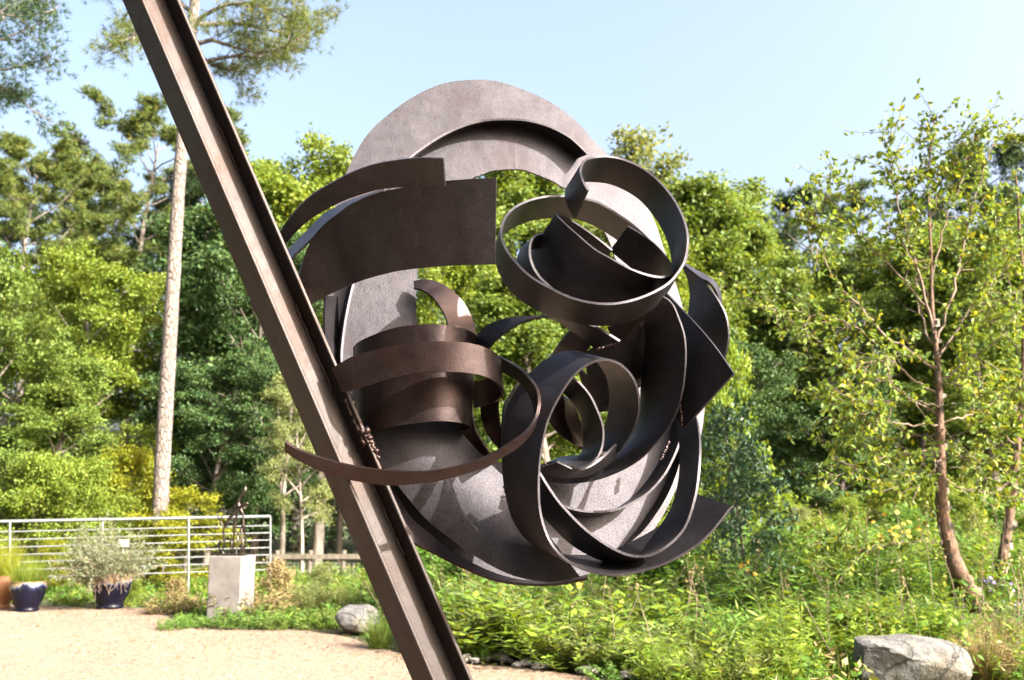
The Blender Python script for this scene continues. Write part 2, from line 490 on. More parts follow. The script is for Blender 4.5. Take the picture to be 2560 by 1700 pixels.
# --- dark plates inside
ribbon('inner_plate', [(555, 410, 4.22, 600, 470, 4.27), (600, 340, 4.16, 700, 440, 4.25), (650, 270, 4.12, 800, 400, 4.22), (715, 205, 4.09, 870, 320, 4.18), (800, 160, 4.08, 930, 270, 4.16)], r4)
ribbon('inner_plate', [(820, 385, 4.13, 860, 760, 4.34), (930, 330, 4.11, 930, 790, 4.34), (1090, 290, 4.10, 1000, 800, 4.34), (1200, 210, 4.10, 1090, 760, 4.34), (1260, 170, 4.12, 1180, 700, 4.34), (1300, 250, 4.16, 1260, 640, 4.34), (1300, 400, 4.22, 1290, 600, 4.34)], r4)
ribbon('inner_plate', [(760, 480, 4.24, 860, 830, 4.38), (900, 600, 4.26, 940, 840, 4.38), (1000, 560, 4.27, 1010, 830, 4.38), (1060, 520, 4.28, 1070, 800, 4.38)], r4)

# --- the arch
ribbon('arched_band', [(1175, 880, 4.1, 1205, 900, 4.04), (1190, 846, 4.08, 1222, 872, 4.0), (1215, 817, 4.04, 1250, 842, 3.96), (1258, 799, 3.98, 1290, 814, 3.92), (1312, 792, 3.93, 1328, 799, 3.90), (1359, 788, 3.89, 1362, 794, 3.90), (1398, 789, 3.86, 1393, 801, 3.92), (1442, 800, 3.84, 1424, 822, 3.94), (1487, 816, 3.83, 1452, 840, 3.95), (1519, 833, 3.83, 1474, 857, 3.96), (1549, 852, 3.84, 1490, 874, 3.97)], label='arched band rising from the drum')
ribbon('arched_band', [(1035, 704, 4.36, 1035, 722, 4.32), (1060, 700, 4.35, 1056, 727, 4.30), (1090, 705, 4.34, 1082, 745, 4.28), (1122, 722, 4.33, 1101, 770, 4.27), (1153, 750, 4.33, 1114, 796, 4.27), (1177, 790, 4.34, 1122, 830, 4.28), (1190, 838, 4.36, 1126, 865, 4.30), (1192, 890, 4.38, 1128, 910, 4.32)], mat=RUSTY)

# --- big front loop: rises, rolls over and runs out to the pointed tail at the lower right
L1 = [(1548, 1131, 4.09), (1578, 1085, 4.03), (1594, 1045, 3.98), (1598, 1010, 3.95), (1593, 970, 3.92), (1576, 935, 3.89), (1544, 907, 3.86), (1503, 900, 3.84), (1465, 914, 3.82), (1430, 945, 3.80), (1398, 993, 3.78), (1372, 1047, 3.76), (1357, 1105, 3.75), (1349, 1165, 3.74), (1347, 1225, 3.73), (1352, 1285, 3.73), (1372, 1347, 3.73), (1408, 1393, 3.73), (1461, 1424, 3.74), (1526, 1437, 3.75), (1591, 1430, 3.77), (1673, 1404, 3.79), (1762, 1347, 3.82), (1829, 1267, 3.86)]
L2 = [(1455, 1125, 4.28), (1495, 1095, 4.22), (1515, 1060, 4.17), (1523, 1025, 4.14), (1525, 985, 4.11), (1517, 940, 4.08), (1490, 900, 4.05), (1452, 882, 4.03), (1415, 880, 4.01), (1378, 893, 3.99), (1340, 920, 3.97), (1304, 960, 3.95), (1273, 1010, 3.93), (1260, 1070, 3.92), (1257, 1140, 3.92), (1263, 1220, 3.92), (1285, 1300, 3.93), (1330, 1358, 3.96), (1392, 1384, 4.0), (1455, 1390, 4.04), (1515, 1383, 4.06), (1580, 1356, 4.08), (1660, 1310, 4.08), (1746, 1238, 4.08)]
ribbon('curled_band', [a + b for a, b in zip(L1, L2)], label='big front loop running out to a pointed tail')
ribbon('curled_band', [(1330, 930, 4.02, 1290, 985, 4.12), (1290, 965, 3.98, 1262, 1010, 4.12), (1268, 1010, 3.96, 1256, 1055, 4.12), (1262, 1060, 3.95, 1255, 1090, 4.12), (1262, 1120, 3.95, 1256, 1140, 4.12)])

# --- narrow loop in front at the lower right
N1 = [(1349, 1181, 3.86), (1377, 1226, 3.84), (1408, 1267, 3.82), (1469, 1328, 3.79), (1542, 1376, 3.77), (1599, 1391, 3.76), (1652, 1376, 3.76), (1709, 1324, 3.78), (1738, 1244, 3.80), (1749, 1165, 3.84), (1750, 1095, 3.94), (1739, 1035, 4.08), (1715, 980, 4.22)]
N2 = [(1330, 1230, 4.0), (1345, 1270, 3.99), (1375, 1307, 3.98), (1430, 1360, 3.96), (1495, 1396, 3.94), (1545, 1404, 3.93), (1590, 1395, 3.93), (1642, 1330, 3.95), (1680, 1270, 3.97), (1699, 1195, 4.01), (1700, 1115, 4.08), (1690, 1040, 4.17), (1660, 985, 4.28)]
ribbon('curled_band', [a + b for a, b in zip(N1, N2)], label='narrow lit-edged loop at the lower right')

# --- small curls in the eye of the front loop
s1 = [(1425, 936, 3.9), (1455, 963, 3.9), (1478, 993, 3.91), (1497, 1034, 3.92), (1508, 1070, 3.93), (1507, 1110, 3.93), (1496, 1140, 3.92), (1477, 1160, 3.91), (1449, 1170, 3.9), (1423, 1165, 3.9), (1393, 1153, 3.9)]
s2 = [(1404, 975, 4.06), (1428, 1000, 4.07), (1448, 1030, 4.08), (1457, 1062, 4.09), (1460, 1095, 4.1), (1458, 1122, 4.11), (1450, 1138, 4.11), (1436, 1140, 4.1), (1415, 1142, 4.1), (1392, 1148, 4.1), (1362, 1160, 4.08)]
ribbon('curled_band', [a + b for a, b in zip(s1, s2)], th=0.008)
ribbon('inner_plate', [(1393, 1154, 3.90, 1352, 1170, 3.96), (1423, 1167, 3.9, 1372, 1184, 3.98), (1450, 1173, 3.92, 1400, 1192, 4.0), (1480, 1162, 3.96, 1440, 1192, 4.04), (1510, 1140, 4.0, 1485, 1182, 4.1), (1540, 1110, 4.06, 1540, 1145, 4.14)])
ribbon('curled_band', [(1404, 975, 4.1, 1385, 1000, 4.02), (1410, 1005, 4.12, 1372, 1040, 4.04), (1410, 1034, 4.13, 1378, 1060, 4.05), (1418, 1064, 4.14, 1394, 1080, 4.08), (1434, 1092, 4.15, 1420, 1100, 4.12), (1460, 1120, 4.16, 1452, 1122, 4.16)], mat=RUSTY, th=0.007)
ribbon('curled_band', [(1411, 990, 4.2, 1425, 998, 4.12), (1411, 1034, 4.2, 1443, 1031, 4.13), (1421, 1068, 4.2, 1453, 1062, 4.14), (1440, 1095, 4.2, 1458, 1095, 4.15), (1456, 1117, 4.2, 1460, 1118, 4.16)], mat=RUSTY, th=0.007)

# --- drum and bands at the left
ribbon('drum', [(q[0], q[1], q[2] if q[2] > 4.08 else 4.08 - (4.08 - q[2]) * .58, q[3], q[4], q[5] if q[5] > 4.08 else 4.08 - (4.08 - q[5]) * .58) for q in [(885, 868, 4.08, 888, 1092, 4.08), (904, 852, 3.98, 906, 1085, 3.98), (955, 830, 3.87, 955, 1072, 3.87), (1003, 817, 3.81, 1003, 1063, 3.81), (1067, 811, 3.77, 1067, 1055, 3.77), (1115, 813, 3.79, 1112, 1053, 3.79), (1156, 822, 3.86, 1148, 1057, 3.86), (1180, 832, 3.95, 1168, 1062, 3.95), (1189, 843, 4.05, 1175, 1068, 4.05), (1178, 852, 4.14, 1163, 1076, 4.14), (1120, 858, 4.22, 1110, 1083, 4.22), (1040, 862, 4.24, 1035, 1087, 4.24), (960, 864, 4.2, 958, 1090, 4.2), (905, 866, 4.12, 905, 1092, 4.12)]],
       mat=RUSTY, label='rusty drum of bent plate')
m1 = [(830, 921, 3.84), (883, 891, 3.77), (939, 875, 3.72), (987, 864, 3.68), (1051, 856, 3.64), (1115, 854, 3.63), (1172, 858, 3.66), (1217, 871, 3.73), (1242, 889, 3.82), (1252, 911, 3.93), (1245, 930, 4.04), (1215, 948, 4.12), (1180, 956, 4.15)]
m2 = [(858, 981, 3.84), (905, 968, 3.77), (945, 957, 3.72), (987, 945, 3.68), (1050, 933, 3.64), (1110, 930, 3.63), (1165, 932, 3.66), (1212, 942, 3.73), (1241, 958, 3.82), (1256, 978, 3.93), (1250, 996, 4.04), (1226, 1010, 4.12), (1185, 1021, 4.15)]
sq = lambda q: (q[0], q[1], 4.0 - (4.0 - q[2]) * .62)
ribbon('curled_band', [sq(a) + sq(b) for a, b in zip(m1, m2)], mat=RUSTY, th=0.011, label='glossy brown band round the drum')
R1e = [(1235, 884, 4.03), (1274, 904, 3.97), (1303, 923, 3.90), (1325, 945, 3.84), (1341, 967, 3.78), (1348, 990, 3.74), (1348, 1015, 3.71), (1339, 1047, 3.69), (1315, 1079, 3.68), (1274, 1108, 3.68), (1226, 1136, 3.69), (1178, 1155, 3.70), (1115, 1171, 3.72), (1051, 1178, 3.75), (971, 1175, 3.78), (907, 1168, 3.81), (843, 1155, 3.81), (780, 1136, 3.80), (741, 1120, 3.79), (713, 1103, 3.78)]
R2e = [(1238, 918), (1274, 939), (1302, 957), (1321, 980), (1332, 1003), (1338, 1025), (1338, 1050), (1329, 1077), (1306, 1106), (1268, 1134), (1210, 1166), (1146, 1188), (1083, 1204), (1019, 1211), (971, 1212), (907, 1204), (843, 1191), (780, 1166), (735, 1142), (714, 1126)]
ribbon('curled_band', [a + (b[0], b[1], a[2] + .03) for a, b in zip(R1e, R2e)], mat=RUSTY, th=0.012, label='red-brown hoop crossing in front of the beam')
ribbon('curled_band', [(1200, 985, 4.2, 1250, 960, 4.14), (1202, 1012, 4.19, 1249, 985, 4.13), (1204, 1040, 4.19, 1246, 1015, 4.13), (1213, 1072, 4.19, 1248, 1047, 4.13), (1229, 1098, 4.19, 1254, 1079, 4.13), (1252, 1125, 4.2, 1266, 1110, 4.14)], mat=RUSTY, th=0.008)
ribbon('curled_band', [(1130, 1040, 4.3, 1178, 1000, 4.24), (1146, 1072, 4.29, 1182, 1037, 4.23), (1162, 1098, 4.29, 1189, 1072, 4.23), (1185, 1120, 4.29, 1202, 1098, 4.23), (1222, 1146, 4.29, 1225, 1132, 4.24)], mat=RUSTY, th=0.008)

# --- purple plates at the upper left
S1a = [(692, 595, 4.06), (715, 559, 4.02), (744, 520, 3.97), (782, 485, 3.92), (823, 460, 3.87), (871, 434, 3.82), (929, 412, 3.77), (983, 401, 3.72), (1047, 394, 3.67), (1109, 395, 3.63)]
S1b = [(705, 618), (737, 581), (769, 552), (808, 527), (852, 504), (903, 485), (951, 472), (999, 468), (1056, 464), (1114, 466)]
ribbon('curved_plate', [a + (b[0], b[1], a[2] + .07) for a, b in zip(S1a, S1b)], label='narrow purple-brown strip above the broad plate')
S2a = [(742, 715, 4.17), (749, 684, 4.14), (758, 648, 4.11), (776, 605, 4.07), (804, 568, 4.02), (846, 534, 3.95), (903, 498, 3.89), (951, 480, 3.85), (999, 470, 3.81), (1060, 459, 3.77), (1114, 452, 3.74), (1180, 447, 3.71), (1241, 444, 3.69)]
S2b = [(768, 768), (780, 759), (794, 751), (810, 743), (832, 732), (860, 719), (903, 702), (950, 688), (1005, 676), (1065, 669), (1126, 664), (1180, 662), (1238, 661)]
ribbon('curved_plate', [a + (b[0], b[1], a[2] + .12) for a, b in zip(S2a, S2b)], label='broad purple-brown curved plate beside the beam')
ribbon('curved_plate', [(712, 636, 4.22, 724, 652, 4.10), (760, 587, 4.20, 760, 617, 4.09), (808, 539, 4.16, 798, 582, 4.06), (840, 520, 4.12, 836, 546, 4.03), (871, 504, 4.10, 880, 512, 4.01), (945, 479, 4.06, 950, 484, 3.97)])

# weld lumps where the bands meet
for (a, b, Y, rr, sd) in (((1330, 1358), (1400, 1388), 3.95, .007, 16), ((1262, 1215), (1285, 1298), 3.935, .007, 17), ((712, 625), (700, 600), 4.06, .009, 18), ((768, 768), (748, 715), 4.17, .009, 19), ((1490, 874), (1549, 853), 3.86, .006, 20), ((1352, 1168), (1362, 1160), 3.97, .007, 21), ((1700, 1015), (1706, 1068), 4.04, .006, 22), ((1650, 1150), (1672, 1105), 4.28, .008, 11), ((1575, 1362), (1632, 1300), 4.29, .008, 12), ((1420, 1160), (1550, 1128), 4.12, .005, 13), ((880, 1000), (905, 1085), 3.93, .011, 14), ((1535, 770), (1600, 745), 3.86, .006, 15)):
    weld('weld_bead', [P(a[0] + (b[0] - a[0]) * i / 4, a[1] + (b[1] - a[1]) * i / 4, Y) - S0 for i in range(5)], rr, sculpt, sd)

# ------------------------------------------------------------------ environment materials
def leaf_mat(name, c0, c1, c2=None, transl=0.42, gloss=0.2, rough=0.5):
    m, nt, out = new_mat(name)
    at = nt.nodes.new('ShaderNodeAttribute'); at.attribute_name = 'tint'
    c0, c1 = [x * 1.35 for x in c0], [x * 1.35 for x in c1]
    if c2: c2 = [x * 1.3 for x in c2]
    stops = [(0.05, c0), (0.85, c1)]
    if c2: stops = [(0.05, c0), (0.72, c1), (0.97, c2)]
    col = ramp(nt, at.outputs['Fac'], stops)
    p = nd(nt, 'ShaderNodeBsdfPrincipled', Roughness=rough)
    p.inputs['Specular IOR Level'].default_value = gloss
    nt.links.new(col, p.inputs['Base Color'])
    t = nt.nodes.new('ShaderNodeBsdfTranslucent')
    tc = mixc(nt, 1.0, col, (1.25, 1.05, 0.45), 'MULTIPLY')
    nt.links.new(tc, t.inputs['Color'])
    mx = nt.nodes.new('ShaderNodeMixShader'); mx.inputs[0].default_value = transl
    nt.links.new(p.outputs[0], mx.inputs[1]); nt.links.new(t.outputs[0], mx.inputs[2])
    nt.links.new(mx.outputs[0], out.inputs['Surface'])
    return m

def bark_mat(name, c0, c1, scale=(9, 9, 1.6), dist=0.02, rough=0.85, c2=None):
    m, nt, out = new_mat(name)
    tc = nt.nodes.new('ShaderNodeTexCoord'); mp = nd(nt, 'ShaderNodeMapping', Scale=scale)
    nt.links.new(tc.outputs['Object'], mp.inputs['Vector'])
    n = noise(nt, 1.0, 6, 0.65, vec=mp.outputs[0])
    st = [(0.33, c0), (0.62, c1)] + ([(0.72, c2)] if c2 else [])
    col = ramp(nt, n, st)
    p = nd(nt, 'ShaderNodeBsdfPrincipled', Roughness=rough)
    nt.links.new(col, p.inputs['Base Color'])
    nt.links.new(bump(nt, n, dist), p.inputs['Normal'])
    nt.links.new(p.outputs[0], out.inputs['Surface'])
    return m

def plated_bark(name, c0, c1, c2):
    m, nt, out = new_mat(name)
    tc = nt.nodes.new('ShaderNodeTexCoord'); mp = nd(nt, 'ShaderNodeMapping', Scale=(16, 16, 4.5))
    nt.links.new(tc.outputs['Object'], mp.inputs['Vector'])
    n = noise(nt, 1.2, 6, 0.65, vec=mp.outputs[0])
    v = nd(nt, 'ShaderNodeTexVoronoi', feature='DISTANCE_TO_EDGE', Scale=1.0)
    nt.links.new(mp.outputs[0], v.inputs['Vector'])
    edge = ramp(nt, v.outputs['Distance'], [(0.02, 0), (0.16, 1)])
    col = ramp(nt, n, [(0.3, c1), (0.62, c2)])
    col = mixc(nt, edge, c0, col)
    p = nd(nt, 'ShaderNodeBsdfPrincipled', Roughness=0.9)
    nt.links.new(col, p.inputs['Base Color'])
    nt.links.new(bump(nt, n, 0.03, 0.7, bump(nt, edge, 0.03)), p.inputs['Normal'])
    nt.links.new(p.outputs[0], out.inputs['Surface'])
    return m

def plain_mat(name, c0, c1, scale=6, rough=0.7, dist=0.004, metal=0.0, spec=0.5, detail=5):
    m, nt, out = new_mat(name)
    n = noise(nt, scale, detail, 0.6)
    col = ramp(nt, n, [(0.3, c0), (0.7, c1)])
    p = nd(nt, 'ShaderNodeBsdfPrincipled', Roughness=rough, Metallic=metal)
    p.inputs['Specular IOR Level'].default_value = spec
    nt.links.new(col, p.inputs['Base Color'])
    if dist: nt.links.new(bump(nt, noise(nt, scale * 4, 4, 0.6), dist), p.inputs['Normal'])
    nt.links.new(p.outputs[0], out.inputs['Surface'])
    return m

L_YEL = leaf_mat('leaf_yellow_green', (0.064, 0.104, 0.014), (0.124, 0.170, 0.024), (0.17, 0.19, 0.04))
L_MID = leaf_mat('leaf_mid_green', (0.050, 0.088, 0.018), (0.104, 0.152, 0.030), (0.15, 0.175, 0.05))
L_DRK = leaf_mat('leaf_dark_green', (0.018, 0.040, 0.015), (0.045, 0.082, 0.026), (0.075, 0.11, 0.032), transl=0.28)
L_PALE = leaf_mat('leaf_pale_green', (0.070, 0.100, 0.032), (0.140, 0.165, 0.060), (0.19, 0.19, 0.08))
L_GOLD = leaf_mat('leaf_golden', (0.085, 0.105, 0.010), (0.150, 0.165, 0.013), (0.20, 0.18, 0.02))
L_BIR = leaf_mat('leaf_birch', (0.050, 0.094, 0.022), (0.115, 0.165, 0.024), (0.19, 0.195, 0.028), transl=0.45, rough=0.5, gloss=0.25)
L_SHR = leaf_mat('leaf_shrub_dark', (0.016, 0.040, 0.020), (0.034, 0.072, 0.034), (0.06, 0.10, 0.04), transl=0.2, gloss=0.4, rough=0.42)
L_HERB = leaf_mat('leaf_herb', (0.040, 0.090, 0.016), (0.082, 0.160, 0.026), (0.13, 0.19, 0.05))
L_LIME = leaf_mat('leaf_lime', (0.070, 0.122, 0.014), (0.138, 0.200, 0.026), (0.20, 0.225, 0.06))
L_DRY = leaf_mat('leaf_dry', (0.100, 0.070, 0.035), (0.190, 0.150, 0.070), (0.12, 0.13, 0.03), transl=0.2)
L_GREY = leaf_mat('leaf_grey_green', (0.080, 0.100, 0.065), (0.150, 0.170, 0.105), (0.17, 0.15, 0.08))
L_PINE = leaf_mat('needle_green', (0.030, 0.052, 0.014), (0.080, 0.105, 0.022), (0.12, 0.115, 0.03), transl=0.25)
L_PIND = leaf_mat('needle_dark', (0.016, 0.034, 0.018), (0.040, 0.068, 0.024), (0.06, 0.08, 0.03), transl=0.2)
L_FAR = leaf_mat('leaf_far_wood', (0.026, 0.052, 0.019), (0.066, 0.104, 0.030), (0.11, 0.135, 0.04))
PETAL_Y = plain_mat('petal_yellow', (0.42, 0.26, 0.01), (0.5, 0.33, 0.02), 30, dist=0)
PETAL_P = plain_mat('petal_purple', (0.12, 0.07, 0.24), (0.20, 0.13, 0.34), 30, dist=0)
BARK = bark_mat('bark_grey_brown', (0.055, 0.045, 0.038), (0.16, 0.135, 0.11))
BARKP = plated_bark('bark_pine', (0.112, 0.092, 0.080), (0.142, 0.118, 0.102), (0.20, 0.172, 0.152))
BARKL = bark_mat('bark_pale', (0.12, 0.10, 0.08), (0.25, 0.215, 0.175))
BARKB = bark_mat('bark_birch', (0.045, 0.032, 0.024), (0.165, 0.09, 0.053), (16, 16, 9), 0.05, c2=(0.30, 0.20, 0.14))
TWIG = bark_mat('twig_tan', (0.07, 0.048, 0.033), (0.19, 0.14, 0.10))
GALV = plain_mat('galvanised_steel', (0.16, 0.175, 0.18), (0.24, 0.25, 0.25), 9, 0.5, 0.001, 0.55)
CONC = plain_mat('cast_concrete', (0.095, 0.086, 0.082), (0.165, 0.152, 0.145), 4, 0.85, 0.004, detail=8)
BRONZE = plain_mat('dark_bronze', (0.030, 0.024, 0.022), (0.075, 0.060, 0.050), 20, 0.30, 0.002, 0.8)
WOODF = bark_mat('fence_wood', (0.06, 0.05, 0.036), (0.13, 0.11, 0.085))
WIRE = plain_mat('fence_wire', (0.22, 0.23, 0.22), (0.30, 0.31, 0.30), 9, 0.5, 0, 0.5)
WHITE = plain_mat('white_plastic', (0.74, 0.74, 0.72), (0.82, 0.82, 0.80), 9, 0.4, 0)
TERRA = plain_mat('terracotta', (0.14, 0.052, 0.02), (0.22, 0.09, 0.035), 5, 0.6, 0.003)
SOIL = plain_mat('potting_soil', (0.035, 0.026, 0.018), (0.085, 0.062, 0.042), 40, 0.95, 0.01)

def rock_mat(name, c0, c1, c2):
    m, nt, out = new_mat(name)
    n = noise(nt, 5, 8, 0.68); n2 = noise(nt, 24, 5, 0.6); n3 = noise(nt, 1.6, 3, 0.5)
    col = ramp(nt, n, [(0.32, c0), (0.5, c1), (0.68, c2)])
    col = mixc(nt, ramp(nt, n3, [(0.5, 0), (0.66, 0.6)]), col, (0.11, 0.085, 0.05))
    col = mixc(nt, ramp(nt, n2, [(0.28, 0.7), (0.40, 0)]), col, (0.05, 0.05, 0.045))
    vo = nd(nt, 'ShaderNodeTexVoronoi', feature='DISTANCE_TO_EDGE', Scale=3.2)
    tc = nt.nodes.new('ShaderNodeTexCoord'); ds = mixc(nt, 0.22, tc.outputs['Object'], noise(nt, 3, 4, 0.6)); nt.links.new(ds, vo.inputs['Vector'])
    crack = ramp(nt, vo.outputs['Distance'], [(0.004, 0), (0.03, 1)])
    col = mixc(nt, crack, (0.03, 0.028, 0.024), col)
    col = mixc(nt, ramp(nt, noise(nt, 9, 5, 0.7), [(0.60, 0), (0.68, 0.55)]), col, (0.13, 0.14, 0.09))
    p = nd(nt, 'ShaderNodeBsdfPrincipled', Roughness=0.85)
    nt.links.new(col, p.inputs['Base Color'])
    nt.links.new(bump(nt, n2, 0.018, 0.9, bump(nt, n, 0.06)), p.inputs['Normal'])
    nt.links.new(p.outputs[0], out.inputs['Surface'])
    return m
ROCK = rock_mat('fieldstone', (0.042, 0.041, 0.040), (0.10, 0.098, 0.094), (0.165, 0.16, 0.15))
PEBB = rock_mat('pale_pebble', (0.13, 0.12, 0.105), (0.22, 0.205, 0.185), (0.31, 0.29, 0.26))

def gravel_mat():
    m, nt, out = new_mat('crushed_gravel')
    tc = nt.nodes.new('ShaderNodeTexCoord')
    v = nd(nt, 'ShaderNodeTexVoronoi', Scale=70.0); nt.links.new(tc.outputs['Object'], v.inputs['Vector'])
    grain = ramp(nt, v.outputs['Color'], [(0.15, (0.105, 0.072, 0.050)), (0.5, (0.190, 0.138, 0.100)), (0.9, (0.26, 0.195, 0.148))])
    big = noise(nt, 0.9, 6, 0.6); med = noise(nt, 7, 5, 0.65)
    col = mixc(nt, ramp(nt, big, [(0.42, 0.0), (0.7, 0.4)]), grain, (0.22, 0.165, 0.124))
    col = mixc(nt, ramp(nt, med, [(0.26, 0.65), (0.42, 0.0)]), col, (0.13, 0.095, 0.065))
    col = mixc(nt, ramp(nt, noise(nt, 0.45, 7, 0.7), [(0.52, 0), (0.66, 0.45)]), col, (0.115, 0.078, 0.052))
    p = nd(nt, 'ShaderNodeBsdfPrincipled', Roughness=0.9)
    p.inputs['Specular IOR Level'].default_value = 0.2
    nt.links.new(col, p.inputs['Base Color'])
    b = bump(nt, v.outputs['Distance'], 0.006, 0.8)
    b = bump(nt, med, 0.03, 0.7, b)
    nt.links.new(b, p.inputs['Normal'])
    nt.links.new(p.outputs[0], out.inputs['Surface'])
    return m
GRAVEL = gravel_mat()
def ground_mat():
    m, nt, out = new_mat('soil_and_litter')
    a = noise(nt, 0.35, 5, 0.6); b = noise(nt, 6, 7, 0.7)
    col = ramp(nt, b, [(0.3, (0.03, 0.026, 0.012)), (0.5, (0.055, 0.06, 0.02)), (0.7, (0.11, 0.095, 0.045))])
    col = mixc(nt, ramp(nt, a, [(0.4, 0), (0.65, 0.7)]), col, (0.045, 0.07, 0.018))
    p = nd(nt, 'ShaderNodeBsdfPrincipled', Roughness=0.95)
    nt.links.new(col, p.inputs['Base Color'])
    nt.links.new(bump(nt, b, 0.08), p.inputs['Normal'])
    nt.links.new(p.outputs[0], out.inputs['Surface'])
    return m
GROUND = ground_mat()

# ------------------------------------------------------------------ terrain
def ss(a, b, x):
    t = np.clip((x - a) / (b - a), 0, 1)
    return t * t * (3 - 2 * t)
def hz(x, y):
    x = np.asarray(x, float); y = np.asarray(y, float)
    return 0.50 * ss(1.6, 4.8, x) * ss(8.6, 11.6, y) * (1 - 0.6 * ss(16, 26, y))
EDGE = [G(-500, 1500), G(0, 1508), G(150, 1512), G(300, 1516), G(400, 1522), G(440, 1556), G(520, 1568), G(640, 1570), G(760, 1572), G(850, 1585), G(960, 1615), G(1080, 1640), G(1180, 1655),
        G(1300, 1664), G(1420, 1680), G(1520, 1696), G(1640, 1730)]
EDGE = [Vector((p.x, p.y, 0)) for p in EDGE] + [Vector((2.2, 6.9, 0)), Vector((4.5, 5.5, 0)), Vector((9, 4.2, 0))]
rng = np.random.default_rng(7)
ES = spline(EDGE, 12)
ES = [p + Vector((0, float(rng.normal(0, 0.035)), 0)) for p in ES]
EX = np.array([p.x for p in ES]); EY = np.array([p.y for p in ES])
def edge_y(x): return np.interp(x, EX, EY)

# ground: one sheet to the horizon, finer near the camera
xs = np.concatenate([[-1500, -300, -100], np.linspace(-45, 45, 91), [100, 300, 1500]])
ys = np.concatenate([[-1500, -200, -40], np.linspace(-10, 60, 106), [110, 300, 2000]])
XX, YY = np.meshgrid(xs, ys)
ZZ = hz(XX, YY) + 0.04 * np.sin(XX * 1.7 + 0.6 * YY) * np.sin(YY * 1.3) * ss(9, 13, YY) - 0.03
gv = np.stack([XX, YY, ZZ], -1).reshape(-1, 3)
nx = len(xs)
gf = [(j * nx + i, j * nx + i + 1, (j + 1) * nx + i + 1, (j + 1) * nx + i) for j in range(len(ys) - 1) for i in range(nx - 1)]
mb = MB(); mb.add(gv, gf, True)
tag(mb.build('ground', GROUND), kind='structure')
# gravel yard
cols = 140
gx = np.concatenate([[-14], np.linspace(-12, 9, cols), [11]])
rowsn = 90
gv = []; gf = []
for i, x in enumerate(gx):
    ye = float(edge_y(x))
    for k in range(rowsn + 1):
        t = k / rowsn
        y = -5 + (ye + 5) * (t ** 0.6)
        z = 0.012 * math.sin(x * 2.1 + y) * math.sin(y * 1.7 + 0.4 * x) * 0.8
        z -= 0.03 * max(0, (t - 0.985) / 0.015)
        gv.append((x, y, z))
for i in range(len(gx) - 1):
    for k in range(rowsn):
        a = i * (rowsn + 1) + k
        gf.append((a, a + rowsn + 1, a + rowsn + 2, a + 1))
mb = MB(); mb.add(gv, gf, True)
tag(mb.build('gravel_yard', GRAVEL), kind='structure')

# ------------------------------------------------------------------ leaves
def unit(a):
    l = np.linalg.norm(a, axis=-1, keepdims=True); l[l < 1e-9] = 1
    return a / l
def leaf_quads(p, a, n, L, W, fold=0.12):
    """diamond leaves: p base centre, a long direction, n normal"""
    b = unit(np.cross(n, a))
    L = L[:, None]; W = W[:, None]
    v0 = p
    v2 = p + a * L
    mid = p + a * L * 0.45
    v1 = mid + b * W / 2 + n * W * fold
    v3 = mid - b * W / 2 + n * W * fold
    return np.stack([v0, v1, v2, v3], 1).reshape(-1, 3)
def rand_leaves(p, size, r, up=0.5, aspect=0.6, droop=0.15):
    N = len(p)
    n = unit(r.normal(size=(N, 3)) + np.array([0, 0, up * 2.2]))
    q = r.normal(size=(N, 3)); q[:, 2] -= droop * 2
    a = unit(q - n * np.sum(q * n, 1, keepdims=True))
    L = size * r.uniform(0.65, 1.3, N)
    return leaf_quads(p, a, n, L, L * aspect)

def limb_path(p0, d, L, r, n=7, curve=0.35, grav=0.0, wig=0.06):
    pts = [np.array(p0, float)]
    d = np.array(d, float); d /= np.linalg.norm(d)
    for i in range(n):
        d = d + np.array([0, 0, curve / n + grav / n]) + r.normal(0, wig, 3)
        d /= np.linalg.norm(d)
        pts.append(pts[-1] + d * L / n)
    return pts
def interp_path(pts, t):
    k = t * (len(pts) - 1); i = int(min(k, len(pts) - 2)); f = k - i
    return pts[i] * (1 - f) + pts[i + 1] * f

